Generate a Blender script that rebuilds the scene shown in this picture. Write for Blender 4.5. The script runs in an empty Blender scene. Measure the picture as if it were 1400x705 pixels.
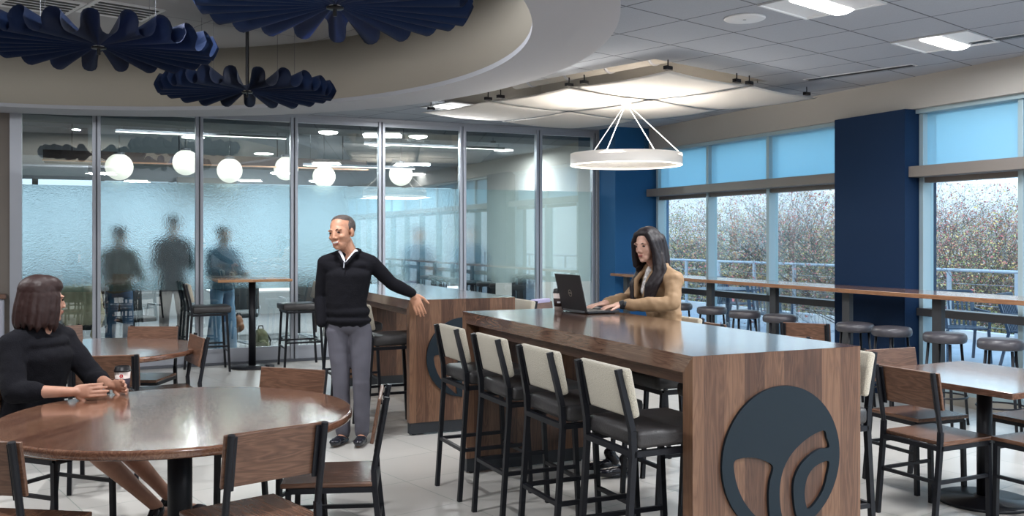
import bpy, bmesh, math, random
from mathutils import Vector, Matrix, Euler
random.seed(7)
PI = math.pi
R = math.radians
S = bpy.context.scene
COL = S.collection

# ------------------------------------------------------------------ camera, world, light, exposure
CAM_H, CAM_ROT, FPX = 1.555, -24.2, 1290.0
cd = bpy.data.cameras.new('camera'); cam = bpy.data.objects.new('camera', cd); COL.objects.link(cam)
cam.location = (0, 0, CAM_H); cam.rotation_euler = (R(90), 0, R(CAM_ROT))
cd.sensor_width = 36; cd.lens = FPX/1400*36; cd.shift_y = -27.5/1400; cd.clip_start = .05; cd.clip_end = 300
S.camera = cam
S.view_settings.view_transform = 'Standard'; S.view_settings.look = 'None'
S.view_settings.gamma = 1; S.view_settings.use_curve_mapping = False
S.view_settings.exposure = 0.6
cy = S.cycles
cy.use_denoising = True
cy.max_bounces = 10; cy.diffuse_bounces = 4; cy.glossy_bounces = 4; cy.transmission_bounces = 8; cy.transparent_max_bounces = 16
cy.sample_clamp_indirect = 4.0
cy.caustics_reflective = False; cy.caustics_refractive = True

w = bpy.data.worlds.new('world'); S.world = w; w.use_nodes = True
nt = w.node_tree; nt.nodes.clear()
wo = nt.nodes.new('ShaderNodeOutputWorld'); bg = nt.nodes.new('ShaderNodeBackground')
tc = nt.nodes.new('ShaderNodeTexCoord'); sx = nt.nodes.new('ShaderNodeSeparateXYZ'); cr = nt.nodes.new('ShaderNodeValToRGB')
nt.links.new(tc.outputs['Generated'], sx.inputs[0]); nt.links.new(sx.outputs['Z'], cr.inputs[0])
nt.links.new(cr.outputs[0], bg.inputs[0]); nt.links.new(bg.outputs[0], wo.inputs[0])
e = cr.color_ramp.elements
e[0].position = .0; e[0].color = (.46, .53, .64, 1); e[1].position = .8; e[1].color = (.40, .66, 1.0, 1)
m_ = cr.color_ramp.elements.new(.22); m_.color = (.62, .82, 1.0, 1)
bg.inputs[1].default_value = 1.75
sd = bpy.data.lights.new('fill_sun', 'SUN'); sd.energy = 2.6; sd.angle = R(25); sd.color = (1, .95, .86)
fill_sun = bpy.data.objects.new('fill_sun', sd); COL.objects.link(fill_sun); fill_sun.rotation_euler = Vector((-.80, -.35, .55)).to_track_quat('Z', 'Y').to_euler()  # soft sun added to brighten the trees under an overcast sky

def arealight(name, loc, size, power, color, rot=(0, 0, 0), sizey=None, parent=None, portal=False):
    ld = bpy.data.lights.new(name, 'AREA'); ld.energy = power; ld.color = color
    ld.shape = 'RECTANGLE' if sizey else 'SQUARE'; ld.size = size
    if sizey: ld.size_y = sizey
    o = bpy.data.objects.new(name, ld); COL.objects.link(o); o.location = loc; o.rotation_euler = rot
    if parent: o.parent = parent
    if portal: ld.cycles.is_portal = True
    return o
# daylight portals at the window bays (they only guide the sky's own light)
arealight('window_portal', (7.7, 9.55, 1.5), 3.9, 1, (1, 1, 1), (0, R(90), 0), 2.6, portal=True).data.size = 2.6
bpy.data.objects['window_portal'].data.size_y = 3.9
pb = arealight('window_portal', (7.7, 1.2, 1.5), 2.6, 1, (1, 1, 1), (0, R(90), 0), 11.0, portal=True)
pc = arealight('window_portal', (2.75, 19.95, 1.7), 9.4, 1, (1, 1, 1), (R(-90), 0, 0), 1.9, portal=True)
WARM = (1, .91, .80); NEUT = (.97, .98, 1.0)
TROFFER_W, BACK_W = 50, 75

# ------------------------------------------------------------------ materials
MATS = {}
def mat(name, col=(.8, .8, .8), rough=.5, metal=0, emit=0, ecol=None, spec=.5, bump=0, bscale=60, vary=0, vscale=8, sheen=0, coat=0):
    if name in MATS: return MATS[name]
    m = bpy.data.materials.new(name); m.use_nodes = True; n = m.node_tree; b = n.nodes['Principled BSDF']
    b.inputs['Base Color'].default_value = (*col, 1); b.inputs['Roughness'].default_value = rough
    b.inputs['Metallic'].default_value = metal; b.inputs['Specular IOR Level'].default_value = spec
    if coat: b.inputs['Coat Weight'].default_value = coat; b.inputs['Coat Roughness'].default_value = .12
    if sheen: b.inputs['Sheen Weight'].default_value = sheen
    if emit:
        b.inputs['Emission Color'].default_value = (*(ecol or col), 1); b.inputs['Emission Strength'].default_value = emit
    t = n.nodes.new('ShaderNodeTexCoord')
    if vary:
        ns = n.nodes.new('ShaderNodeTexNoise'); ns.inputs['Scale'].default_value = vscale; ns.inputs['Detail'].default_value = 4
        n.links.new(t.outputs['Object'], ns.inputs['Vector'])
        mr = n.nodes.new('ShaderNodeMapRange'); mr.inputs['From Min'].default_value = .3; mr.inputs['From Max'].default_value = .7
        mr.inputs['To Min'].default_value = 1-vary; mr.inputs['To Max'].default_value = 1+vary
        n.links.new(ns.outputs['Fac'], mr.inputs['Value'])
        mx = n.nodes.new('ShaderNodeMix'); mx.data_type = 'RGBA'; mx.blend_type = 'MULTIPLY'; mx.inputs['Factor'].default_value = 1
        mx.inputs['A'].default_value = (*col, 1); n.links.new(mr.outputs[0], mx.inputs['B'])
        n.links.new(mx.outputs['Result'], b.inputs['Base Color'])
    if bump:
        ns = n.nodes.new('ShaderNodeTexNoise'); ns.inputs['Scale'].default_value = bscale; ns.inputs['Detail'].default_value = 3
        n.links.new(t.outputs['Object'], ns.inputs['Vector'])
        bp = n.nodes.new('ShaderNodeBump'); bp.inputs['Strength'].default_value = bump; bp.inputs['Distance'].default_value = .01
        n.links.new(ns.outputs['Fac'], bp.inputs['Height']); n.links.new(bp.outputs[0], b.inputs['Normal'])
    MATS[name] = m; return m

def wood(name, dark, mid, light, across='X', along='Y', stave=.11, rough=.3, var=.55, contrast=1.0, seed=0):
    """procedural staved timber in object space: grain runs ALONG, staves are laid ACROSS"""
    if name in MATS: return MATS[name]
    m = bpy.data.materials.new(name); m.use_nodes = True; n = m.node_tree; L = n.links; b = n.nodes['Principled BSDF']
    t = n.nodes.new('ShaderNodeTexCoord'); sp = n.nodes.new('ShaderNodeSeparateXYZ'); L.new(t.outputs['Object'], sp.inputs[0])
    def math_(op, a, c=None):
        q = n.nodes.new('ShaderNodeMath'); q.operation = op
        if isinstance(a, (int, float)): q.inputs[0].default_value = a
        else: L.new(a, q.inputs[0])
        if c is not None:
            if isinstance(c, (int, float)): q.inputs[1].default_value = c
            else: L.new(c, q.inputs[1])
        return q.outputs[0]
    A = sp.outputs[across]; G = sp.outputs[along]
    third = [k for k in 'XYZ' if k not in (across, along)][0]; T = sp.outputs[third]
    idx = math_('FLOOR', math_('DIVIDE', math_('ADD', A, 50.03+seed), stave))
    wn = n.nodes.new('ShaderNodeTexWhiteNoise'); wn.noise_dimensions = '1D'; L.new(idx, wn.inputs['W'])
    # grain vector
    cb = n.nodes.new('ShaderNodeCombineXYZ')
    L.new(math_('MULTIPLY', A, 14.0), cb.inputs[0]); L.new(math_('MULTIPLY', G, 1.3), cb.inputs[1])
    L.new(math_('ADD', math_('MULTIPLY', T, 14.0), math_('MULTIPLY', wn.outputs['Value'], 37.0)), cb.inputs[2])
    n1 = n.nodes.new('ShaderNodeTexNoise'); n1.inputs['Scale'].default_value = 1.0; n1.inputs['Detail'].default_value = 3; n1.inputs['Distortion'].default_value = 1.6
    L.new(cb.outputs[0], n1.inputs['Vector'])
    rings = math_('FRACT', math_('MULTIPLY', n1.outputs['Fac'], 7.0))
    tri = math_('ABSOLUTE', math_('SUBTRACT', rings, .5))
    cb2 = n.nodes.new('ShaderNodeCombineXYZ')
    L.new(math_('MULTIPLY', A, 160.0), cb2.inputs[0]); L.new(math_('MULTIPLY', G, 5.0), cb2.inputs[1]); L.new(math_('MULTIPLY', T, 160.0), cb2.inputs[2])
    n2 = n.nodes.new('ShaderNodeTexNoise'); n2.inputs['Scale'].default_value = 1.0; n2.inputs['Detail'].default_value = 2
    L.new(cb2.outputs[0], n2.inputs['Vector'])
    v = math_('ADD', math_('MULTIPLY', tri, .55*contrast), math_('MULTIPLY', n2.outputs['Fac'], .35*contrast))
    v = math_('ADD', v, math_('MULTIPLY', wn.outputs['Value'], var))
    v = math_('ADD', v, .12-.1*var)
    cr = n.nodes.new('ShaderNodeValToRGB'); L.new(v, cr.inputs[0]); e = cr.color_ramp.elements
    e[0].position = .12; e[0].color = (*dark, 1); e[1].position = .95; e[1].color = (*light, 1)
    k = cr.color_ramp.elements.new(.5); k.color = (*mid, 1)
    L.new(cr.outputs[0], b.inputs['Base Color'])
    b.inputs['Roughness'].default_value = rough
    if rough < .2: b.inputs['Coat Weight'].default_value = .7; b.inputs['Coat Roughness'].default_value = .10
    bp = n.nodes.new('ShaderNodeBump'); bp.inputs['Strength'].default_value = .12; bp.inputs['Distance'].default_value = .002
    L.new(n2.outputs['Fac'], bp.inputs['Height']); L.new(bp.outputs[0], b.inputs['Normal'])
    MATS[name] = m; return m

def grid_mat(name, col, line, size, rotdeg, anchor, lw, rough, speck=0, sscale=200, vary=.04, bump=0, spec=.5):
    """square tiles laid at an angle, world anchored (object space = world space for floor and ceiling)"""
    m = bpy.data.materials.new(name); m.use_nodes = True; n = m.node_tree; L = n.links; b = n.nodes['Principled BSDF']
    t = n.nodes.new('ShaderNodeTexCoord'); mp = n.nodes.new('ShaderNodeMapping'); mp.vector_type = 'TEXTURE'
    mp.inputs['Location'].default_value = (*anchor, 0); mp.inputs['Rotation'].default_value = (0, 0, R(rotdeg)); mp.inputs['Scale'].default_value = (size, size, 1)
    L.new(t.outputs['Object'], mp.inputs['Vector'])
    sp = n.nodes.new('ShaderNodeSeparateXYZ'); L.new(mp.outputs[0], sp.inputs[0])
    def M2(op, a, c=None):
        q = n.nodes.new('ShaderNodeMath'); q.operation = op
        for i, v in enumerate((a, c)):
            if v is None: continue
            if isinstance(v, (int, float)): q.inputs[i].default_value = v
            else: L.new(v, q.inputs[i])
        return q.outputs[0]
    def edge(o):
        f = M2('FRACT', M2('ADD', o, 100.0)); return M2('MINIMUM', f, M2('SUBTRACT', 1.0, f))
    dmin = M2('MINIMUM', edge(sp.outputs[0]), edge(sp.outputs[1]))
    isl = M2('LESS_THAN', dmin, lw/size/2)
    cbn = n.nodes.new('ShaderNodeCombineXYZ'); L.new(M2('FLOOR', sp.outputs[0]), cbn.inputs[0]); L.new(M2('FLOOR', sp.outputs[1]), cbn.inputs[1])
    wn = n.nodes.new('ShaderNodeTexWhiteNoise'); wn.noise_dimensions = '2D'; L.new(cbn.outputs[0], wn.inputs['Vector'])
    ns = n.nodes.new('ShaderNodeTexNoise'); ns.inputs['Scale'].default_value = sscale; ns.inputs['Detail'].default_value = 3; L.new(t.outputs['Object'], ns.inputs['Vector'])
    n3 = n.nodes.new('ShaderNodeTexNoise'); n3.inputs['Scale'].default_value = 1.7; n3.inputs['Detail'].default_value = 5; L.new(t.outputs['Object'], n3.inputs['Vector'])
    f = M2('ADD', M2('MULTIPLY', M2('SUBTRACT', wn.outputs['Value'], .5), vary*2), 1.0)
    f = M2('ADD', f, M2('MULTIPLY', M2('SUBTRACT', ns.outputs['Fac'], .5), speck))
    f = M2('ADD', f, M2('MULTIPLY', M2('SUBTRACT', n3.outputs['Fac'], .5), vary*3))
    mx = n.nodes.new('ShaderNodeMix'); mx.data_type = 'RGBA'; mx.blend_type = 'MULTIPLY'; mx.inputs['Factor'].default_value = 1
    mx.inputs['A'].default_value = (*col, 1); L.new(f, mx.inputs['B'])
    m2 = n.nodes.new('ShaderNodeMix'); m2.data_type = 'RGBA'; L.new(isl, m2.inputs['Factor'])
    L.new(mx.outputs['Result'], m2.inputs['A']); m2.inputs['B'].default_value = (*line, 1)
    L.new(m2.outputs['Result'], b.inputs['Base Color']); b.inputs['Roughness'].default_value = rough; b.inputs['Specular IOR Level'].default_value = spec
    bp = n.nodes.new('ShaderNodeBump'); bp.inputs['Strength'].default_value = .5; bp.inputs['Distance'].default_value = .004
    L.new(M2('SUBTRACT', M2('MULTIPLY', ns.outputs['Fac'], bump), isl), bp.inputs['Height']); L.new(bp.outputs[0], b.inputs['Normal'])
    MATS[name] = m; return m

def thin_glass(name, tint=(.93, .98, .98), refl=.1, minr=.04):
    m = bpy.data.materials.new(name); m.use_nodes = True; n = m.node_tree; n.nodes.clear(); L = n.links
    o = n.nodes.new('ShaderNodeOutputMaterial'); mx = n.nodes.new('ShaderNodeMixShader')
    tr = n.nodes.new('ShaderNodeBsdfTransparent'); tr.inputs[0].default_value = (*tint, 1)
    gl = n.nodes.new('ShaderNodeBsdfGlossy'); gl.inputs['Roughness'].default_value = .0; gl.inputs[0].default_value = (1, 1, 1, 1)
    lw = n.nodes.new('ShaderNodeLayerWeight'); lw.inputs[0].default_value = .3
    mr = n.nodes.new('ShaderNodeMapRange'); mr.inputs['To Min'].default_value = minr; mr.inputs['To Max'].default_value = 1.0
    L.new(lw.outputs['Fresnel'], mr.inputs[0])
    ad = n.nodes.new('ShaderNodeMath'); ad.operation = 'MULTIPLY'; ad.inputs[1].default_value = refl; L.new(mr.outputs[0], ad.inputs[0])
    ad2 = n.nodes.new('ShaderNodeMath'); ad2.operation = 'ADD'; ad2.inputs[1].default_value = minr; L.new(ad.outputs[0], ad2.inputs[0])
    L.new(ad2.outputs[0], mx.inputs[0]); L.new(tr.outputs[0], mx.inputs[1]); L.new(gl.outputs[0], mx.inputs[2]); L.new(mx.outputs[0], o.inputs[0])
    MATS[name] = m; return m

def frost_mat(name):
    m = bpy.data.materials.new(name); m.use_nodes = True; n = m.node_tree; n.nodes.clear(); L = n.links
    o = n.nodes.new('ShaderNodeOutputMaterial')
    g = n.nodes.new('ShaderNodeBsdfRefraction'); g.inputs['IOR'].default_value = 1.35; g.inputs['Roughness'].default_value = .22; g.inputs[0].default_value = (.86, .94, .95, 1)
    t = n.nodes.new('ShaderNodeTexCoord'); ns = n.nodes.new('ShaderNodeTexNoise'); ns.inputs['Scale'].default_value = 55; ns.inputs['Detail'].default_value = 2
    L.new(t.outputs['Object'], ns.inputs['Vector'])
    bp = n.nodes.new('ShaderNodeBump'); bp.inputs['Strength'].default_value = .8; bp.inputs['Distance'].default_value = .006; L.new(ns.outputs['Fac'], bp.inputs['Height']); L.new(bp.outputs[0], g.inputs['Normal'])
    d = n.nodes.new('ShaderNodeBsdfTranslucent'); d.inputs[0].default_value = (.62, .88, .92, 1)
    df = n.nodes.new('ShaderNodeBsdfDiffuse'); df.inputs[0].default_value = (.55, .72, .76, 1)
    m0 = n.nodes.new('ShaderNodeMixShader'); m0.inputs[0].default_value = .4; L.new(d.outputs[0], m0.inputs[1]); L.new(df.outputs[0], m0.inputs[2])
    mx = n.nodes.new('ShaderNodeMixShader'); mx.inputs[0].default_value = .03; L.new(g.outputs[0], mx.inputs[1]); L.new(m0.outputs[0], mx.inputs[2]); L.new(mx.outputs[0], o.inputs[0])
    MATS[name] = m; return m

def shade_mat(name, col, transp=.35):
    m = bpy.data.materials.new(name); m.use_nodes = True; n = m.node_tree; n.nodes.clear(); L = n.links
    o = n.nodes.new('ShaderNodeOutputMaterial'); a = n.nodes.new('ShaderNodeBsdfTranslucent'); a.inputs[0].default_value = (*col, 1)
    d = n.nodes.new('ShaderNodeBsdfDiffuse'); d.inputs[0].default_value = (*[c*.8 for c in col], 1)
    m1 = n.nodes.new('ShaderNodeMixShader'); m1.inputs[0].default_value = .35; L.new(a.outputs[0], m1.inputs[1]); L.new(d.outputs[0], m1.inputs[2])
    t = n.nodes.new('ShaderNodeBsdfTransparent'); t.inputs[0].default_value = (.62, .9, 1, 1)
    m2 = n.nodes.new('ShaderNodeMixShader'); m2.inputs[0].default_value = transp; L.new(m1.outputs[0], m2.inputs[1]); L.new(t.outputs[0], m2.inputs[2]); L.new(m2.outputs[0], o.inputs[0])
    MATS[name] = m; return m

WD, WM, WL = (.034, .016, .011), (.098, .050, .034), (.22, .128, .086)
wood_top = wood('walnut_top', WD, WM, WL, 'X', 'Y', .115, .16, .35)
wood_end = wood('walnut_end', (.032, .014, .009), (.085, .040, .024), (.175, .092, .053), 'X', 'Z', .105, .38, .5)
wood_side = wood('walnut_side', WD, (.12, .06, .042), WL, 'Z', 'Y', .2, .35, .3)
wood_round = wood('walnut_round', (.05, .021, .013), (.135, .062, .038), (.25, .140, .088), 'X', 'Y', .11, .17, .3)
wood_chair = wood('walnut_chair', (.05, .022, .014), (.135, .068, .042), (.25, .14, .09), 'Z', 'X', .4, .38, .1)
wood_seat = wood('walnut_seat', (.05, .022, .014), (.13, .065, .04), (.24, .13, .085), 'X', 'Y', .15, .26, .15)
wood_counter = wood('counter_oak', (.13, .060, .033), (.25, .125, .068), (.37, .21, .125), 'X', 'Y', .13, .18, .25)
wood_pub = wood('pub_oak', (.25, .11, .05), (.42, .22, .11), (.55, .32, .18), 'X', 'Y', .1, .25, .25)
black = mat('black_steel', (.009, .010, .014), .42, .2, spec=.35)
blackm = mat('black_matte', (.016, .019, .024), .5)
logo_m = mat('logo_black', (.008, .016, .024), .5, spec=.25)
leather = mat('dark_leather', (.035, .033, .034), .42, bump=.15, bscale=120, vary=.2)
leather2 = mat('stool_leather', (.048, .046, .055), .36, bump=.1, bscale=100, vary=.15)
boucle = mat('cream_fabric', (.50, .46, .37), .95, bump=.8, bscale=260, vary=.25, vscale=220, sheen=.3)
navy = mat('navy_felt', (.008, .023, .078), .95, bump=.3, bscale=300, sheen=.1, spec=.2)
navy_paint = mat('navy_paint', (.006, .022, .062), .6, spec=.15)
navy_paint_lit = mat('navy_paint_lit', (.02, .10, .24), .6, spec=.15)  # the pier's navy lightened: window light on the corner column put into the colour
white_paint = mat('white_paint', (.46, .475, .52), .8)
beige_paint = mat('beige_paint', (.46, .43, .37), .85)
greige = mat('greige_paint', (.42, .405, .38), .85)
ceil_in = mat('inner_ceiling_white', (.55, .555, .57), .9)
alum = mat('aluminium', (.40, .42, .47), .35, .55)
alum_d = mat('dark_aluminium', (.12, .13, .15), .35, .5)
taupe = mat('taupe_frame', (.20, .18, .165), .45, .2)
mull = mat('mullion_paint', (.36, .48, .53), .4, .2)
mull_d = mat('rail_dark', (.075, .075, .08), .45, .2)
panel_w = mat('panel_white', (.90, .88, .85), .8)
lamp_on = mat('lamp_glow', (1, .97, .92), .5, emit=7.0)
ring_on = mat('ring_glow', (1, .93, .82), .5, emit=1.6)
globe_on = mat('globe_glow', (1, .95, .84), .5, emit=.66)
line_on = mat('line_glow', (1, .97, .9), .5, emit=3.0)
plastic_w = mat('white_plastic', (.75, .77, .8), .4)
glass = thin_glass('partition_glass', (.86, .92, .915), .5, .08)
wglass = thin_glass('window_glass', (.93, .98, .98), .3, .02)
frost = frost_mat('frosted_film')
shade = shade_mat('roller_fabric', (.66, .86, .95), .35)
skin = mat('skin', (.48, .24, .15), .5, vary=.08, vscale=30)
skin_w = mat('skin_light', (.56, .33, .25), .5, vary=.06, vscale=30)
skin_l = mat('skin_tan', (.46, .24, .165), .5, vary=.06, vscale=30)
hair_b = mat('hair_dark', (.018, .011, .012), .42, bump=.6, bscale=90)
hair_br = mat('hair_brown', (.024, .010, .009), .5, spec=.3)
hair_g = mat('hair_grey', (.085, .068, .062), .8, bump=.5, bscale=300, vary=.4, vscale=120)
sweater = mat('black_knit', (.008, .008, .011), .95, bump=.3, bscale=180, spec=.15)
slacks = mat('grey_slacks', (.085, .083, .105), .85, bump=.15, bscale=200)
shoe_m = mat('shoe_leather', (.012, .012, .018), .22)
denim = mat('denim', (.07, .14, .25), .85, vary=.25, vscale=12)
trench = mat('trench_tan', (.31, .195, .105), .7, bump=.1, bscale=90)
shirtw = mat('white_shirt', (.75, .75, .8), .8)
teeth = mat('teeth', (.8, .78, .74), .3)
lipm = mat('lips', (.36, .12, .10), .45)
eyew = mat('eye_dark', (.015, .01, .01), .2)

# ------------------------------------------------------------------ helpers
def mesh_from(bm, name, smooth=False):
    me = bpy.data.meshes.new(name); bm.normal_update(); bm.to_mesh(me); bm.free()
    if smooth:
        for p in me.polygons: p.use_smooth = True
    return me
def obj(name, bm, m, parent=None, smooth=False, loc=None, rot=None):
    me = bm if isinstance(bm, bpy.types.Mesh) else mesh_from(bm, name, smooth)
    o = bpy.data.objects.new(name, me); COL.objects.link(o)
    if m is not None:
        if isinstance(m, (list, tuple)):
            for q in m: me.materials.append(q)
        else: me.materials.append(m)
    if parent: o.parent = parent
    if loc: o.location = loc
    if rot: o.rotation_euler = rot
    return o
def tag(o, label, cat, group=None, kind=None):
    o['label'] = label; o['category'] = cat
    if group: o['group'] = group
    if kind: o['kind'] = kind
    return o
def thing(name, label, cat, loc=(0, 0, 0), rz=0, group=None):
    o = bpy.data.objects.new(name, None); COL.objects.link(o); o.location = loc; o.rotation_euler = (0, 0, rz); o.empty_display_size = .1
    return tag(o, label, cat, group)
def struct(name, bm, m, smooth=False, parent=None):
    o = obj(name, bm, m, parent, smooth)
    if not parent: o['kind'] = 'structure'
    return o
def copy_tree(o, parent=None):
    c = o.copy(); COL.objects.link(c); c.parent = parent
    for ch in list(o.children): copy_tree(ch, c)
    return c
def dup(root, loc, rz, label, group=None):
    r = copy_tree(root); r.location = loc; r.rotation_euler = (0, 0, rz); r['label'] = label
    if group: r['group'] = group
    return r
def box(bm, x0, x1, y0, y1, z0, z1, bev=0, M=None, mi=0):
    r = bmesh.ops.create_cube(bm, size=1)
    vs = r['verts']
    bmesh.ops.scale(bm, vec=(x1-x0, y1-y0, z1-z0), verts=vs)
    bmesh.ops.translate(bm, vec=((x0+x1)/2, (y0+y1)/2, (z0+z1)/2), verts=vs)
    if bev:
        ed = list({e for v in vs for e in v.link_edges})
        rr = bmesh.ops.bevel(bm, geom=ed, offset=bev, segments=2, affect='EDGES', profile=.5)
        vs = list({v for f in rr['faces'] for v in f.verts} | {v for v in vs if v.is_valid})
    if M is not None: bmesh.ops.transform(bm, matrix=M, verts=vs)
    if mi:
        for f in {f for v in vs for f in v.link_faces}: f.material_index = mi
    return vs
def B(*a, **k):
    bm = bmesh.new(); box(bm, *a, **k); return bm
def tube(bm, p0, p1, r, r1=None, seg=10, square=False):
    p0 = Vector(p0); p1 = Vector(p1); d = p1-p0; L = d.length
    if L < 1e-6: return []
    q = d.to_track_quat('Z', 'Y').to_matrix().to_4x4()
    M = Matrix.Translation((p0+p1)/2) @ q
    if square:
        # keep sides aligned with world Z as far as possible
        z = d.normalized(); up = Vector((0, 0, 1)) if abs(z.z) < .8 else Vector((0, 1, 0))
        x = up.cross(z).normalized(); y = z.cross(x)
        M = Matrix.Translation((p0+p1)/2) @ Matrix((x, y, z)).transposed().to_4x4()
        rr = bmesh.ops.create_cube(bm, size=1, matrix=M @ Matrix.Diagonal((2*r, 2*(r1 or r), L, 1)))
        return rr['verts']
    rr = bmesh.ops.create_cone(bm, cap_ends=True, segments=seg, radius1=r, radius2=r if r1 is None else r1, depth=L, matrix=M)
    return rr['verts']
def lathe(bm, prof, seg=32, c=(0, 0, 0), caps=True):
    rings = []
    for r, z in prof:
        if r < 1e-5: rings.append([bm.verts.new((c[0], c[1], c[2]+z))])
        else: rings.append([bm.verts.new((c[0]+r*math.cos(2*PI*i/seg), c[1]+r*math.sin(2*PI*i/seg), c[2]+z)) for i in range(seg)])
    for a, b in zip(rings, rings[1:]):
        for i in range(seg):
            j = (i+1) % seg
            if len(a) == 1 and len(b) == 1: continue
            if len(a) == 1: bm.faces.new((a[0], b[i], b[j]))
            elif len(b) == 1: bm.faces.new((a[i], a[j], b[0]))
            else: bm.faces.new((a[i], a[j], b[j], b[i]))
    if caps and len(rings[0]) > 1: bm.faces.new(rings[0])
    if caps and len(rings[-1]) > 1: bm.faces.new(rings[-1])
    bmesh.ops.recalc_face_normals(bm, faces=bm.faces)
def poly(outlines, ext, name):
    """flat shape with holes, thickness 2*ext, from closed 2D outlines"""
    cu = bpy.data.curves.new(name, 'CURVE'); cu.dimensions = '2D'; cu.fill_mode = 'BOTH'; cu.extrude = ext
    for pts in outlines:
        s = cu.splines.new('POLY'); s.points.add(len(pts)-1); s.use_cyclic_u = True
        for p, q in zip(s.points, pts): p.co = (q[0], q[1], 0, 1)
    t = bpy.data.objects.new('tmp', cu); COL.objects.link(t)
    me = bpy.data.meshes.new_from_object(t.evaluated_get(bpy.context.evaluated_depsgraph_get()))
    bpy.data.objects.remove(t); bpy.data.curves.remove(cu); me.materials.clear()
    return me
def circ(cx, cy_, r, n=96, a0=0, a1=2*PI): return [(cx+r*math.cos(a0+(a1-a0)*i/n), cy_+r*math.sin(a0+(a1-a0)*i/n)) for i in range(n)]
def text_mesh(txt, size, ext, name):
    cu = bpy.data.curves.new(name, 'FONT'); cu.body = txt; cu.size = size; cu.extrude = ext; cu.align_x = 'CENTER'; cu.align_y = 'CENTER'
    t = bpy.data.objects.new('tmp', cu); COL.objects.link(t)
    me = bpy.data.meshes.new_from_object(t.evaluated_get(bpy.context.evaluated_depsgraph_get()))
    bpy.data.objects.remove(t); bpy.data.curves.remove(cu); me.materials.clear()
    return me
def catmull(pts, n=8):
    out = []; N = len(pts)
    for i in range(N):
        p0, p1, p2, p3 = [Vector(pts[(i+k) % N]) for k in (-1, 0, 1, 2)]
        for j in range(n):
            t = j/n; out.append(tuple(.5*((2*p1)+(-p0+p2)*t+(2*p0-5*p1+4*p2-p3)*t*t+(-p0+3*p1-3*p2+p3)*t**3)))
    return out
def W(lat, d, z=0):   # from (right, ahead, up) of the standing point to world
    s, c = math.sin(R(-CAM_ROT)), math.cos(R(-CAM_ROT))
    return Vector((d*s+lat*c, d*c-lat*s, z))

# ------------------------------------------------------------------ the setting
CZ = 3.11; YP = 12.0; XW = 7.38
G1 = Vector((math.cos(R(17.3)), math.sin(R(17.3)), 0)); G2 = Vector((-math.sin(R(17.3)), math.cos(R(17.3)), 0))
floor_m = grid_mat('floor_tile', (.43, .415, .39), (.22, .25, .225), .6, 13.3, (1.99, 5.19), .006, .30, speck=.05, sscale=9, vary=.035, bump=.0)
ceil_m = grid_mat('ceiling_tile', (.38, .415, .475), (.14, .15, .17), .61, 17.3, (3.88, 5.65), .014, .95, speck=.22, sscale=130, vary=.01, bump=.4, spec=.2)
struct('floor', B(-7, XW+.05, -5, YP, -.12, 0), floor_m)
carpet = mat('carpet', (.24, .25, .26), .97, bump=.6, bscale=160, vary=.3, vscale=18)
# striped woven carpet beyond the partition
n = carpet.node_tree; mp = n.nodes.new('ShaderNodeMapping'); mp.inputs['Scale'].default_value = (.25, 3.0, 1)
for nd in list(n.nodes):
    if nd.type == 'TEX_NOISE' and abs(nd.inputs['Scale'].default_value-18) < .1:
        tcn = [q for q in n.nodes if q.type == 'TEX_COORD'][0]; n.links.new(tcn.outputs['Object'], mp.inputs[0]); n.links.new(mp.outputs[0], nd.inputs['Vector'])
struct('floor_back', B(-2.1, 7.6, YP, 20, -.12, .0), carpet)
# ceiling: one plate with the round opening of the coffer and the open bay above the floating panels
RC = (-1.0, 7.35); RO, RI = 4.62, 4.06; ZR = 2.955; ZIN = 3.62
O = Vector((4.50, 6.98, 0)); op = [O, O+G1*1.75, O+G1*1.75+G2*3.3, O+G2*3.3]
op = [(p.x, p.y) for p in op]
cm = poly([[(-7, -5), (7.6, -5), (7.6, YP), (-7, YP)], circ(*RC, RO-.02, 128), op], .02, 'ceiling')
c_ = struct('ceiling', cm, ceil_m); c_.location.z = CZ+.02
# keep tile pattern in world space: bake offset (only z moved)
rm = poly([circ(*RC, RO, 160), circ(*RC, RI, 160)], .02, 'ceiling_ring')
r_ = struct('ceiling_ring', rm, white_paint); r_.location.z = ZR+.02
bm = bmesh.new()
def cylwall(bm, r, z0, z1, th, n=160):
    vs = [[bm.verts.new((RC[0]+rr*math.cos(2*PI*i/n), RC[1]+rr*math.sin(2*PI*i/n), z)) for i in range(n)] for rr, z in ((r, z0), (r, z1), (r+th, z1), (r+th, z0))]
    for a in range(4):
        b2 = (a+1) % 4
        for i in range(n): bm.faces.new((vs[a][i], vs[a][(i+1) % n], vs[b2][(i+1) % n], vs[b2][i]))
    bmesh.ops.recalc_face_normals(bm, faces=bm.faces)
cylwall(bm, RI+.001, ZR+.04, ZIN, .04); struct('ceiling_coffer', bm, beige_paint, True)
bm = bmesh.new(); cylwall(bm, RO-.03, ZR+.04, CZ+.01, .03); struct('trim_1', bm, white_paint, True)
innerc_m = grid_mat('inner_ceiling', (.42, .43, .45), (.22, .22, .24), 1.22, 17.3, (1.4, 8.3), .012, .9, speck=.03, vary=.005, spec=.2)
im = poly([circ(*RC, RI+.03, 128)], .02, 'ceiling_inner'); i_ = struct('ceiling_inner', im, innerc_m); i_.location.z = ZIN+.02
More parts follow.
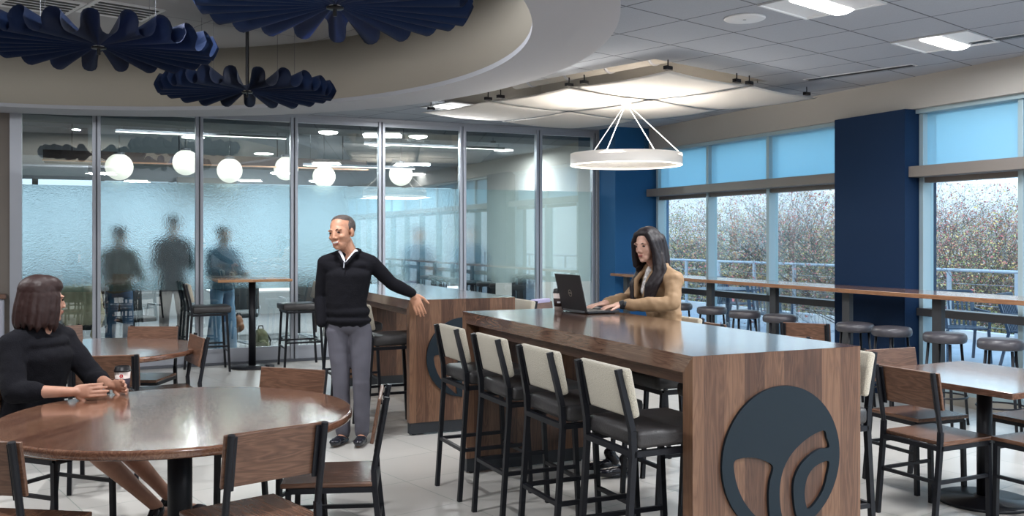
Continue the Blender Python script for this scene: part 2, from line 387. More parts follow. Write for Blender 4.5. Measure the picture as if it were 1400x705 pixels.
# plenum above the opening
P0, P1, P2, P3 = [Vector((*p, 0)) for p in op]
for a, b in ((P0, P1), (P1, P2), (P2, P3), (P3, P0)):
    L_ = (b-a).length; pw_ = struct('ceiling_plenum_side', B(0, L_, -.04, 0, 0, .62), greige)
    pw_.location = (a.x, a.y, CZ+.02); pw_.rotation_euler = (0, 0, math.atan2((b-a).y, (b-a).x))
bm = bmesh.new(); vs = [bm.verts.new((p.x, p.y, z)) for z in (CZ+.64, CZ+.66) for p in (P0, P1, P2, P3)]
bm.faces.new(vs[:4]); bm.faces.new(vs[4:])
for i in range(4): bm.faces.new((vs[i], vs[(i+1) % 4], vs[4+(i+1) % 4], vs[4+i]))
bmesh.ops.recalc_face_normals(bm, faces=bm.faces); struct('ceiling_plenum_top', bm, greige)
dct = thing('air_duct', 'round beige air duct in the opening above the floating white ceiling panels', 'duct')
bm = bmesh.new(); a = O+G1*.22+G2*.5+Vector((0, 0, CZ+.28)); tube(bm, a, a+G2*2.4, .13, seg=24); tube(bm, a+G1*.75, a+G1*.75+G2*2.4, .1, seg=24); obj('duct_body', bm, greige, dct, True)
for k in range(4):
    bm = bmesh.new(); tube(bm, a+G2*(.3+.6*k), a+G2*(.33+.6*k), .14, seg=24); obj('duct_collar', bm, alum, dct, True)
    bm = bmesh.new(); tube(bm, a+G1*.75+G2*(.3+.6*k), a+G1*.75+G2*(.33+.6*k), .11, seg=24); obj('duct_collar', bm, alum, dct, True)
# walls
far_dark = mat('deep_grey_paint', (.10, .105, .115), .85)
struct('wall_left', B(-7.1, -7, -5, YP, 0, CZ+.6), far_dark)
struct('wall_rear', B(-7, XW+.4, -5.1, -5, 0, CZ+.6), far_dark)
lw = mat('left_taupe', (.20, .175, .155), .8)
struct('wall_back_left', B(-7, -.80, YP-.02, YP+.16, 0, ZR), lw)
# window wall: fascia, columns, sill curb
bm = bmesh.new(); box(bm, 7.28, 7.6, -5, 11.45, 2.80, CZ+.02); struct('wall_right_fascia', bm, greige)
struct('wall_right_soffit', B(7.2, 7.7, 11.45, YP, 2.80, CZ+.02), greige)
cb = B(6.73, 7.62, 11.45, 11.9, 0, CZ); struct('wall_right_corner_column', cb, navy_paint_lit)
struct('wall_right_corner_stub', B(6.75, 7.62, 11.9, 12.05, 0, CZ), alum)
struct('wall_right_pier', B(7.2, 7.62, 6.76, 7.70, 0, 2.80), navy_paint)
struct('wall_right_curb', B(7.34, 7.62, -5, 6.76, 0, .10), mat('sill_beige', (.34, .32, .28), .6))
struct('wall_right_curb_far', B(7.34, 7.62, 7.70, 11.45, 0, .10), MATS['sill_beige'])
def window(n, y0, y1, posts):
    root = B(7.34, 7.58, y0, y1, 2.76, 2.80); f = struct('window_%d' % n, root, mull)
    for y in posts:
        obj('window_mullion', B(XW, XW+.14, y-.025, y+.025, .1, 2.76, bev=.003), mull, f)
    obj('window_transom', B(7.24, XW+.02, y0+.005, y1+(.03 if n == 1 else -.005), 2.14, 2.245, bev=.004), taupe, f)
    obj('window_rail', B(XW-.03, XW+.12, y0, y1, .80, .875, bev=.004), mull_d, f)
    obj('window_rail', B(XW+.02, XW+.12, y0, y1, 2.09, 2.14), taupe, f)
    obj('window_sill', B(XW-.01, XW+.14, y0, y1, .10, .15), mull, f)
    ps = sorted(posts)
    for a, b in zip(ps, ps[1:]):
        obj('window_pane', B(XW+.10, XW+.108, a+.025, b-.025, .15, 2.1), wglass, f)
        obj('window_pane', B(XW+.10, XW+.108, a+.025, b-.025, 2.14, 2.76), wglass, f)
        sh = obj('roller_shade', B(XW+.05, XW+.053, a+.03, b-.03, 2.20, 2.755), shade, f)
        sh['label'] = 'pale blue translucent fabric shade'
window(1, 7.70, 11.42, [7.73, 9.0, 10.2, 11.39])
window(2, -5, 6.76, [6.73, 5.66, 4.46, 3.26, 2.06, .86, -.34, -1.54, -2.74, -3.94, -4.97])
# glass partition
jmb = [-.68, .09, 1.23, 2.37, 3.51, 4.65, 5.80, 6.70]
gp = struct('wall_glass_partition', B(-.80, 6.75, YP-.03, YP+.03, CZ-.04, CZ+.0), alum)
obj('bottom_track', B(-.80, 6.75, YP-.05, YP+.05, 0, .035), alum_d, gp)
for k, x in enumerate(jmb):
    if k == 0:
        obj('end_jamb', B(-.80, x, YP-.06, YP+.06, 0, 2.96), alum, gp)
    else:
        st = obj('post', B(x-.045, x-.008, YP-.04, YP+.04, .035, CZ-.04, bev=.004), alum, gp)
        obj('post', B(x+.008, x+.045, YP-.04, YP+.04, .035, CZ-.04, bev=.004), alum, gp)
        obj('post_gap', B(x-.008, x+.008, YP-.02, YP+.04, .035, CZ-.04), alum_d, gp)
for a, b in zip(jmb, jmb[1:]):
    x0 = a+(.0 if a == jmb[0] else .045); x1 = b-.045
    obj('glass_pane', B(x0, x1, YP-.006, YP-.003, .20, CZ-.10), glass, gp)
    obj('kick_rail', B(x0, x1, YP-.02, YP+.02, .035, .20), alum, gp)
    obj('top_rail', B(x0, x1, YP-.02, YP+.02, CZ-.10, CZ-.04), alum, gp)
    f = obj('frosted_film', B(x0+.002, x1-.002, YP+.002, YP+.008, .93, 2.22 if a != jmb[0] else 2.16), frost, gp)
    f['label'] = 'frosted band across the glass'
# black gap line above the partition
struct('trim_2', B(2.6, 6.75, YP-.045, YP+.03, CZ-.0, CZ+.015), blackm)

# back room shell
dk = mat('back_ceiling', (.22, .24, .26), .9)
struct('ceiling_back', B(-2.1, 7.6, YP+.05, 20, CZ+.02, CZ+.1), dk)
struct('ceiling_bulkhead', B(-.9, 7.6, 12.2, 13.0, 2.98, CZ+.02), mat('bulkhead_dark', (.035, .045, .05), .8))
struct('wall_back_side_left', B(-2.1, -2.0, YP+.16, 20, 0, CZ+.1), greige)
struct('wall_back_side_right', B(7.5, 7.6, YP+.1, 20, 0, CZ+.1), greige)
fw = mat('back_wall_grey', (.30, .33, .35), .8)
struct('wall_far_lower', B(-2, 7.5, 19.7, 19.85, 0, .80), fw)
struct('wall_far_header', B(-2, 7.5, 19.7, 19.85, 2.66, CZ+.1), fw)
wf = struct('window_3', B(-2, 7.5, 19.68, 19.72, .78, .84), mull)
for x in [-1.9, -.9, .25, 1.5, 2.7, 3.9, 5.1, 6.3, 7.44]:
    obj('window_mullion', B(x-.05, x+.05, 19.68, 19.8, .84, 2.66), taupe, wf)
obj('window_rail', B(-2, 7.5, 19.7, 19.78, 2.12, 2.2), taupe, wf)
struct('wall_far_pier', B(1.6, 2.7, 19.60, 19.7, 2.30, 2.75), mat('pier_grey', (.25, .24, .22), .8))
bmw = B(-.55, 3.9, 14.1, 14.75, 2.60, 2.74); sof = thing('hanging_soffit', 'dark timber soffit panel hung from the ceiling behind the glass wall', 'ceiling panel')
obj('panel_board', bmw, mat('soffit_brown', (.06, .04, .035), .5), sof)
obj('edge_trim', B(-.56, 3.91, 14.06, 14.1, 2.585, 2.605), mat('copper', (.55, .32, .22), .3, .8), sof)
for x in (-.2, 1.2, 2.6, 3.6): bm = bmesh.new(); tube(bm, (x, 14.4, 2.74), (x, 14.4, CZ+.02), .008); obj('hanger', bm, blackm, sof)
# pale box of the back room, upper left
struct('wall_back_bulkhead', B(-2, .0, 14.9, 19.7, 2.72, CZ+.02), white_paint)

# ------------------------------------------------------------------ ceiling equipment
def gpos(i, j):   # ceiling grid node
    p = Vector((3.88, 5.65, 0))+G1*.61*i+G2*.61*j; return p
def troffer(i, j, label, power=TROFFER_W):
    c = gpos(i+.5, j+.5)
    t = thing('ceiling_light', label, 'ceiling light', (c.x, c.y, CZ), R(17.3), 'square ceiling lights')
    bm = bmesh.new()
    for a in ((-.30, .30, -.30, -.285), (-.30, .30, .285, .30), (-.30, -.285, -.285, .285), (.285, .30, -.285, .285)): box(bm, a[0], a[1], a[2], a[3], -.012, .0)
    obj('frame', bm, plastic_w, t)
    bm = bmesh.new()
    # two curved wings either side of the lit basket
    for s in (-1, 1):
        pr = [(s*.285, -.003), (s*.22, .0), (s*.15, -.004), (s*.085, -.012)]
        for (y0, z0), (y1, z1) in zip(pr, pr[1:]):
            vs = [bm.verts.new(v) for v in ((-.285, y0, z0), (.285, y0, z0), (.285, y1, z1), (-.285, y1, z1))]; bm.faces.new(vs)
            vs = [bm.verts.new((v.co.x, v.co.y, v.co.z+.002)) for v in vs]; bm.faces.new(vs)
    obj('reflector', bm, plastic_w, t)
    bm = bmesh.new(); n = 8
    pr = [(.085*math.cos(PI+PI*k/n), -.008+.028*math.sin(PI+PI*k/n)) for k in range(n+1)]
    a = [bm.verts.new((-.26, y, z)) for y, z in pr]; b = [bm.verts.new((.26, y, z)) for y, z in pr]
    for k in range(n): bm.faces.new((a[k], a[k+1], b[k+1], b[k]))
    bm.faces.new(a); bm.faces.new(b[::-1]); bm.faces.new((a[0], b[0], b[-1], a[-1]))
    bmesh.ops.recalc_face_normals(bm, faces=bm.faces)
    obj('diffuser', bm, lamp_on, t, True)
    arealight('lamp', (0, 0, -.05), .56, power, NEUT, parent=t, sizey=.5)
    return t
troffer(3, -2, 'square recessed ceiling light nearest the right window wall', 26)
troffer(0, -2, 'square ceiling light cut by the top edge of the picture')
troffer(2, 7, 'square ceiling light lit beside the round coffer, above the glass wall')
for q, (i, j) in enumerate([(3, -7), (-2, -7), (-1, -12), (4, -12), (-9, -8), (-9, -13), (-4, -12)]):
    troffer(i, j, ('first', 'second', 'third', 'fourth', 'fifth', 'sixth', 'seventh')[q]+' square ceiling light behind the viewpoint, %s, out of the picture' % ('right side', 'centre', 'centre rear', 'right rear', 'left side', 'left rear', 'middle rear')[q], 82)
# speaker
p = W((1018-700)/FPX*6.67, 6.67); t = thing('ceiling_speaker', 'round white flush speaker in the tiled ceiling', 'speaker', (p.x, p.y, CZ))
bm = bmesh.new(); lathe(bm, [(.145, 0), (.145, -.008), (.135, -.014), (.0, -.014)], 40); obj('grille', bm, plastic_w, t, True)
bm = bmesh.new(); lathe(bm, [(.012, -.013), (.012, -.018), (0, -.018)], 16); obj('badge', bm, alum, t, True)
# slot diffusers
def slot(px_, py_, label, L=1.1):
    d = 1290*(CZ-CAM_H)/(325-py_); p = W((px_-700)/FPX*d, d)
    t = thing('slot_diffuser', label, 'air vent', (p.x, p.y, CZ), R(17.3), 'linear ceiling air slots')
    obj('frame', B(-L/2, L/2, -.05, .05, -.006, 0), plastic_w, t, rot=(0, 0, PI/2))
    bm = bmesh.new()
    for k in (-1, 1): box(bm, -L/2+.02, L/2-.02, k*.022-.014, k*.022+.014, -.009, -.005)
    obj('slot', bm, blackm, t, rot=(0, 0, PI/2))
slot(1173, 99, 'dark linear air slot in the ceiling left of the window ceiling light')
slot(1388, 49, 'dark linear air slot in the ceiling at the right picture edge')
def vent(px_, py_, label):
    d = 1290*(ZIN-CAM_H)/(325-py_); p = W((px_-700)/FPX*d, d)
    t = thing('coffer_vent', label, 'air vent', (p.x, p.y, ZIN), R(17.3), 'coffer ceiling vents')
    obj('frame', B(-.3, .3, -.3, .3, -.01, 0), plastic_w, t)
    bm = bmesh.new()
    for k in range(5): box(bm, -.26, .26, -.24+.1*k, -.19+.1*k, -.014, -.008)
    obj('louver', bm, blackm, t)
vent(165, 14, 'square louvred vent in the coffer ceiling above the left felt rosette')
vent(55, 5, 'square vent in the coffer ceiling at the upper left corner')
def downlight(x, y, label):
    t = thing('coffer_downlight', label, 'ceiling light', (x, y, ZIN), 0, 'downlights in the coffer')
    bm = bmesh.new(); lathe(bm, [(.09, 0), (.09, -.01), (.07, -.012), (.07, 0)], 32, caps=False); obj('trim_ring', bm, plastic_w, t, True)
    bm = bmesh.new(); lathe(bm, [(0, -.004), (.068, -.004), (.068, 0), (0, 0)], 32); obj('diffuser', bm, lamp_on, t)
    arealight('lamp', (0, 0, -.03), .14, 62, NEUT, parent=t)
for x, y, lb in ((-2.2, 6.2, 'round downlight in the coffer behind the left felt rosette'), (-.2, 4.4, 'added unseen downlight in the coffer above the picture, nearest the viewer'), (1.2, 6.3, 'added unseen downlight in the coffer above the picture, right of the rosettes'), (-3.6, 8.4, 'added unseen downlight in the coffer left of the picture')): downlight(x, y, lb)  # only the first belongs here; the unseen others are added to light the drum
# floating panels
def fpanel(i, j, label, z=2.955):
    o = Vector((4.48, 6.72, 0))+G1*(1.2*i+.6)+G2*(1.2*j+.6)
    t = thing('floating_ceiling_panel', label, 'ceiling panel', (o.x, o.y, z), R(17.3), 'curved white panels hung below the ceiling')
    bm = bmesh.new(); n = 14; h = .585
    def zz(x, y): return .022*((x/h)**2+(y/h)**2)-.022
    g = [[bm.verts.new((-h+2*h*a/n, -h+2*h*b/n, -zz(-h+2*h*a/n, -h+2*h*b/n)*-1*.8)) for a in range(n+1)] for b in range(n+1)]
    for b in range(n):
        for a in range(n): bm.faces.new((g[b][a], g[b][a+1], g[b+1][a+1], g[b+1][a]))
    bmesh.ops.solidify(bm, geom=bm.faces[:], thickness=.02)
    obj('panel_board', bm, panel_w, t, True)
    bm = bmesh.new()
    for a in (-1, 1):
        for b in (-1, 1):
            box(bm, a*.5-.04, a*.5+.04, b*.5-.02, b*.5+.02, .045, .075); tube(bm, (a*.5, b*.5, .07), (a*.5, b*.5, .13), .006, seg=6)
    obj('bracket', bm, black, t)
fpanel(0, 0, 'curved white floating ceiling panel nearest the square ceiling lights')
fpanel(0, 1, 'curved white floating ceiling panel touching the round ring on its left')
fpanel(1, 0, 'curved white floating ceiling panel nearest the window fascia')
fpanel(1, 1, 'curved white floating ceiling panel directly above the ring pendant')
fpanel(0, 2, 'curved white floating ceiling panel beside the lit ceiling light over the glass wall')
fpanel(1, 2, 'curved white floating ceiling panel nearest the corner of glass wall and windows')
# ring pendant
p = W((856-700)/FPX*9.4, 9.4, 2.30)
t = thing('ring_pendant', 'thin white lit ring pendant hanging over the high tables', 'pendant light', tuple(p))
Rr = .555
bm = bmesh.new(); lathe(bm, [(Rr, -.02), (Rr, .09), (Rr-.03, .09), (Rr-.03, -.02), (Rr, -.02)], 96, caps=False)
ring = obj('ring_body', bm, mat('ring_white', (.80, .77, .73), .4), t, False)
for f in ring.data.polygons: f.use_smooth = abs(f.normal.z) < .5
bm = bmesh.new(); nn = 96
pr = [(Rr-.0, -.021), (Rr-.002, -.028), (Rr-.034, -.028), (Rr-.036, -.021)]
vs = [[bm.verts.new((r*math.cos(2*PI*i/nn), r*math.sin(2*PI*i/nn), z)) for i in range(nn)] for r, z in pr]
for a in range(4):
    for i in range(nn): bm.faces.new((vs[a][i], vs[a][(i+1) % nn], vs[(a+1) % 4][(i+1) % nn], vs[(a+1) % 4][i]))
obj('diffuser', bm, ring_on, t, True)
hub = Vector((0.0, 0, .60))
for ang in (205, 330, 85, 20):
    bm = bmesh.new(); q = Vector((.54*math.cos(R(ang)), .54*math.sin(R(ang)), .09)); tube(bm, q, hub, .0045, seg=8); obj('suspension_rod', bm, plastic_w, t)
bm = bmesh.new(); tube(bm, (0, 0, .58), (0, 0, .63), .05, seg=24); obj('canopy', bm, plastic_w, t)
upl = arealight('lamp', (0, 0, .06), .95, 34, WARM, (PI, 0, 0), parent=t)
arealight('lamp', (0, 0, -.05), 1.0, 20, WARM, parent=t)
# the coffer downlights wash the beige drum, most of them added for that
# felt rosettes
def rosette_mesh(Rm=.81, N=22, seed=0):
    bm = bmesh.new(); nr = 12; per = 14; rnd = random.Random(seed)
    n = N*per; rings = []
    for k in range(nr+1):
        f = k/nr; r = .035+(Rm-.035)*f; ring = []
        amp = .082*f**1.1
        for i in range(n):
            ph = (i/per) % 1; wv = math.sin(2*PI*ph); sh = math.copysign(abs(wv)**(1.2-.35*f), wv)
            # the loops lean outwards: sides bulge so that each fold becomes a petal
            da = -(.5*f)*math.sin(4*PI*ph)/N
            a = 2*PI*i/n+da
            rr = r*(1-.05*(abs(wv))*f)
            ring.append(bm.verts.new((rr*math.cos(a), rr*math.sin(a), amp*(sh+.12*math.sin(5*2*PI*i/n+1)*f)+.022*f*f)))
        rings.append(ring)
    for a, b in zip(rings, rings[1:]):
        for i in range(n): bm.faces.new((a[i], a[(i+1) % n], b[(i+1) % n], b[i]))
    bmesh.ops.solidify(bm, geom=bm.faces[:], thickness=.010)
    return mesh_from(bm, 'felt_pleats', True)
ros = rosette_mesh()
def rosette(px_, py_, d, label, rod):
    z = CAM_H+(325-py_)/FPX*d; p = W((px_-700)/FPX*d, d, z)
    t = thing('felt_rosette', label, 'acoustic baffle', tuple(p), R(40*px_ % 18), 'pleated navy felt rosettes under the coffer')
    o = bpy.data.objects.new('felt_pleats', ros); COL.objects.link(o); o.parent = t
    if not ros.materials: ros.materials.append(navy)
    bm = bmesh.new(); lathe(bm, [(.0, -.02), (.05, -.018), (.05, -.008), (0, -.006)], 24); tube(bm, (0, 0, -.06), (0, 0, .06), .012); obj('hub', bm, black, t, True)
    bm = bmesh.new()
    for k in range(4): a = R(45+90*k); tube(bm, (.5*math.cos(a), .5*math.sin(a), .05), (.5*math.cos(a), .5*math.sin(a), ZIN-z), .0015, seg=6)
    obj('cable', bm, alum_d, t)
    if rod: bm = bmesh.new(); tube(bm, (0, 0, 0), (0, 0, ZIN-z), .016, seg=12); obj('stem', bm, black, t)
rosette(135, 63, 6.65, 'large navy pleated felt rosette at the upper left of the coffer', False)
rosette(458, 8, 5.5, 'navy pleated felt rosette cut by the top edge of the picture', False)
rosette(338, 124, 8.7, 'smallest looking navy felt rosette on a black rod, nearest the glass wall', True)

# ------------------------------------------------------------------ waterfall high tables
def logo_outline(cx, cz, pts, sc=1.0): return [((x-cx)*sc, (z-cz)*sc) for x, z in pts]
def zpx(pts):  # traced emblem points -> plane of the near end panel
    out = []
    for a, b in pts:
        X = a/3.1346+920; Yp = b/3.133+480; t_ = (X-700)/FPX; s, c = math.sin(R(24.2)), math.cos(R(24.2))
        d = 3.24/(c-t_*s); out.append((d*s+t_*d*c, CAM_H+(325-Yp)/FPX*d))
    return out
LCX, LCZ, LR = 2.728, .600, .318
leafA = zpx([(255, 470), (285, 455), (330, 452), (375, 462), (420, 490), (408, 550), (402, 610), (405, 690), (412, 760), (350, 706), (300, 645), (270, 580), (256, 520)])
arcB = zpx([(640, 337), (650, 365), (660, 408), (620, 416), (575, 445), (535, 490), (512, 545), (508, 610), (518, 690), (545, 770), (480, 790), (462, 715), (450, 640), (452, 560), (470, 490), (505, 430), (555, 380), (600, 350)])
leafC = zpx([(660, 470), (628, 474), (590, 500), (565, 545), (556, 600), (560, 645), (572, 672), (605, 640), (635, 590), (652, 530)])
def highbar(label, x0, x1, y0, y1, near_h=1.067):
    L = y1-y0; Wd = x1-x0
    t = thing('communal_table', label, 'high table', (x0, y0, 0), 0, 'waterfall high tables')
    th = .075
    bm = B(0, Wd, 0, L, 1.067-th, 1.067)
    for v in bm.verts:
        if v.co.z < 1.03: v.co.y = .07 if v.co.y < L/2 else L-.07
    obj('tabletop', bm, wood_top, t)
    for ya, yb in ((0, .07), (L-.07, L)):
        bm = B(0, Wd, ya, yb, .10, 1.0665)
        for v in bm.verts:
            if v.co.z > 1 and (v.co.y > .01 and v.co.y < L-.01): v.co.z = 1.067-th
        e = obj('end_panel', bm, wood_end, t)
        obj('plinth', B(.006, Wd-.006, ya+.006, yb-.006, 0.012, .10), blackm, t)
        bm = bmesh.new()
        for xx in (.05, Wd-.05): tube(bm, (xx, (ya+yb)/2, 0), (xx, (ya+yb)/2, .014), .018, seg=12)
        obj('foot', bm, black, t)
    obj('apron', B(.09, .115, .07, L-.07, 1.067-th-.07, 1.067-th), wood_side, t)
    obj('apron', B(Wd-.115, Wd-.09, .07, L-.07, 1.067-th-.07, 1.067-th), wood_side, t)
    me = poly([circ(0, 0, LR, 96)]+[catmull(logo_outline(LCX, LCZ, q), 6) for q in (leafA, arcB, leafC)], .007, 'emblem')
    e = obj('emblem', me, logo_m, t, loc=(LCX-2.272, -.0065, LCZ), rot=(PI/2, 0, 0)); e['label'] = 'black disc emblem with leaf and arc cut-outs'
    return t
T1 = highbar('waterfall walnut high table with laptop and round black emblem, nearest the viewer', 2.272, 3.18, 3.24, 5.86)
T2 = highbar('waterfall walnut high table the standing man rests his hand on', 2.30, 3.21, 7.08, 9.70)

# ------------------------------------------------------------------ bar stools
def frame_tube(bm, pts, r=.0125):
    for a, b in zip(pts, pts[1:]): tube(bm, a, b, r, square=True)
def make_stool():
    t = thing('bar_stool', '', 'bar stool', (0, 0, 0), 0)
    hw = .195
    for s in (-1, 1):
        bm = bmesh.new()   # rear leg runs up into the back post
        frame_tube(bm, [(s*hw, -.24, 0), (s*hw, -.195, .66), (s*hw, -.20, .76), (s*(hw-.02), -.255, 1.015)], .0125)
        obj('leg', bm, black, t)
        bm = bmesh.new(); frame_tube(bm, [(s*hw, .225, 0), (s*hw, .19, .665)], .0125); obj('leg', bm, black, t)
    bm = bmesh.new()
    for s in (-1, 1): frame_tube(bm, [(s*hw, -.195, .665), (s*hw, .19, .665)])
    frame_tube(bm, [(-hw, -.195, .665), (hw, -.195, .665)]); frame_tube(bm, [(-hw, .19, .665), (hw, .19, .665)])
    obj('seat_frame', bm, black, t)
    bm = bmesh.new(); z = .30
    for s in (-1, 1): frame_tube(bm, [(s*hw, -.22, z), (s*hw, .21, z)], .010)
    frame_tube(bm, [(-hw, -.22, z), (hw, -.22, z)], .010); frame_tube(bm, [(-hw, .212, z-.06), (hw, .212, z-.06)], .010)
    obj('footrest', bm, black, t)
    obj('seat', B(-.215, .215, -.185, .245, .685, .765, bev=.022), leather, t, True)
    ang = math.atan2(.055, .255)
    bm = B(-.205, .205, -.018, .022, -.105, .105, bev=.014)
    bk = obj('backrest', bm, boucle, t, True, loc=(0, -.205, .915), rot=(ang, 0, 0)); bk['label'] = 'cream woven fabric backrest'
    for s in (-1, 1): obj('back_strap', B(s*.158-.006, s*.158+.006, -.026, -.016, -.10, .10), black, t, loc=(0, -.205, .915), rot=(ang, 0, 0))
    return t
stool0 = make_stool(); used = [False]
def stool(x, y, rz, label, group):
    if not used[0]:
        used[0] = True; stool0.location = (x, y, 0); stool0.rotation_euler = (0, 0, rz); stool0['label'] = label; stool0['group'] = group; return stool0
    return dup(stool0, (x, y, 0), rz, label, group)
GL = 'bar stools along the near high table'
for y, lb in ((3.53, 'nearest cream backed bar stool on the left side of the near high table'), (4.16, 'second cream backed bar stool from the front along the near high table'),
              (4.78, 'third cream backed bar stool from the front along the near high table'), (5.40, 'farthest cream backed bar stool of the four in front of the near high table')):
    stool(2.24, y, R(-90), lb, GL)
for y, lb in ((3.50, 'cream backed bar stool showing past the right edge of the emblem panel'), (4.16, 'bar stool tucked in on the window side of the near high table'),
              (4.78, 'bar stool on the window side, just in front of the typing woman'), (5.42, 'bar stool the typing woman in the trench coat sits on')):
    stool({3.50: 3.14, 5.42: 3.50}.get(y, 3.2), y+(.05 if y == 3.50 else 0), R(90), lb, 'bar stools on the window side of the near high table')
for y, lb in ((7.55, 'bar stool with cream back right beside the standing man'), (8.75, 'bar stool behind the standing man at the far high table')):
    stool(2.27 if y < 9 else 2.1, y, R(-90), lb, 'bar stools along the far high table')
for y, lb in ((7.45, 'bar stool whose cream back peeks over the right edge of the far high table'), (8.2, 'bar stool on the window side of the far high table')):
    stool(3.24, y, R(90), lb, 'bar stools on the window side of the far high table')
stool(1.28, 11.55, R(-90), 'bar stool in profile on the left of the tall pub table', 'bar stools at the tall pub table')
stool(2.36, 11.55, R(90), 'bar stool on the right of the tall pub table behind the man', 'bar stools at the tall pub table')

# ------------------------------------------------------------------ dining chairs
def make_chair():
    t = thing('dining_chair', '', 'chair', (0, 0, 0), 0)
    hw = .19
    for s in (-1, 1):
        bm = bmesh.new()
        frame_tube(bm, [(s*hw, -.235, 0), (s*hw, -.19, .43), (s*hw, -.185, .52)], .0125)
        tube(bm, (s*hw, -.185, .51), (s*hw, -.245, .84), .0135, seg=12)
        obj('leg', bm, black, t, False)
        bm = bmesh.new(); frame_tube(bm, [(s*hw, .20, 0), (s*hw, .19, .43)], .0125); obj('leg', bm, black, t)
        obj('back_plate', B(s*hw-s*.012-(.018), s*hw-s*.012+(.018), -.004, .002, -.105, .105, bev=.001), black, t, loc=(0, -.210, .725), rot=(R(10.3), 0, 0))
    bm = bmesh.new()
    for s in (-1, 1): frame_tube(bm, [(s*hw, -.19, .43), (s*hw, .19, .43)])
    frame_tube(bm, [(-hw, -.19, .43), (hw, -.19, .43)]); frame_tube(bm, [(-hw, .19, .43), (hw, .19, .43)])
    obj('seat_frame', bm, black, t)
    bm = bmesh.new()
    for s in (-1, 1): frame_tube(bm, [(s*hw, -.205, .25), (s*hw, .195, .25)], .009)
    frame_tube(bm, [(-hw, -.205, .25), (hw, -.205, .25)], .009); obj('stretcher', bm, black, t)
    obj('seat', B(-.205, .205, -.18, .225, .443, .465, bev=.006), wood_seat, t)
    bk = obj('backrest', B(-.205, .205, .002, .018, -.105, .100, bev=.004), wood_chair, t, loc=(0, -.205, .735), rot=(R(10.3), 0, 0))
    return t
chair0 = make_chair(); cused = [False]
def chair(x, y, deg, label, group, back=True):
    """x, y = middle of the back's top; deg = facing angle"""
    a = R(deg); fx, fy = math.cos(a), math.sin(a)
    px_, py_ = (x+fx*.235, y+fy*.235) if back else (x, y)
    if not cused[0]:
        cused[0] = True; chair0.location = (px_, py_, 0); chair0.rotation_euler = (0, 0, a-PI/2); chair0['label'] = label; chair0['group'] = group; return chair0
    return dup(chair0, (px_, py_, 0), a-PI/2, label, group)
g1 = 'walnut chairs around the near round table'
chair(.655, 3.60, 106, 'walnut backed chair seen from behind at the front of the near round table', g1)
chair(1.275, 4.28, 162, 'walnut chair in profile at the right side of the near round table', g1)
chair(1.05, 5.27, 225, 'walnut chair behind the near round table, in front of the man', g1)
chair(-.40, 3.84, 58, 'walnut chair cut by the left edge at the bottom of the picture', g1)
pw = W(-2.40, 4.97)
chair(pw.x, pw.y, R(0)+math.degrees(math.atan2(-.41*.93-.37*.912, .912*.93-.37*.41)), 'walnut chair the seated woman in black sits on', g1, False)
g2 = 'walnut chairs around the far round table'
p6 = W((141-700)/FPX*5.75, 5.75); tc2 = W(-3.1, 6.95)
def face(p, q): return math.degrees(math.atan2(q.y-p.y, q.x-p.x))
chair(p6.x, p6.y, face(p6, tc2)-12, 'walnut backed chair between the coffee cup and the far round table', g2)
p8 = W((211-700)/FPX*7.7, 7.7); chair(p8.x, p8.y, face(p8, tc2)+12, 'walnut chair at the far right side of the far round table', g2)
p9 = W((75-700)/FPX*7.7, 7.7); chair(p9.x, p9.y, face(p9, tc2), 'walnut chair just right of the seated woman\'s head, past the far round table', g2)
p10 = W((274-700)/FPX*6.95, 6.95); chair(p10.x, p10.y, face(p10, W(-3.1, 6.6))+8, 'walnut chair in profile right of the far round table', g2)
g3 = 'walnut chairs around the square table'
chair(4.09, 3.84, 2, 'walnut chair on the left side of the square table, next to the emblem panel', g3)
chair(4.77, 4.62, 268, 'walnut chair on the far side of the square table', g3)
chair(5.56, 3.94, 180, 'walnut chair on the window side of the square table', g3)
chair(4.75, 3.21, 92, 'walnut chair at the near side of the square table, mostly out of picture', g3)
pA = W((1100-700)/FPX*7.95, 7.95); chair(pA.x, pA.y, 35, 'walnut chair whose lit back rises behind the near high table', 'walnut chairs between high table and window bar')
pB = W((1102-700)/FPX*6.9, 6.9); chair(pB.x-.12, pB.y+.10, 25, 'walnut chair showing only its top edge and one post behind the high table', 'walnut chairs between high table and window bar')
pC = W((969-700)/FPX*8.0, 8.0); chair(pC.x, pC.y, 0, 'walnut chair top showing just right of the typing woman', 'walnut chairs between high table and window bar')
pD = W((738-700)/FPX*10.6, 10.6); cD = chair(pD.x, pD.y, -60, 'walnut chair with a lilac cloth over it near the glass wall', 'walnut chairs between high table and window bar')
bm = B(-.17, .15, -.028, .034, -.03, .02, bev=.012); lil = obj('lilac_jacket', bm, mat('lilac_cloth', (.40, .38, .58), .9), None, True)
lil.location = (pD.x, pD.y, .85); lil.rotation_euler = (0, 0, R(-150)); tag(lil, 'lilac jacket folded over a chair back, left of the laptop cup', 'jacket')

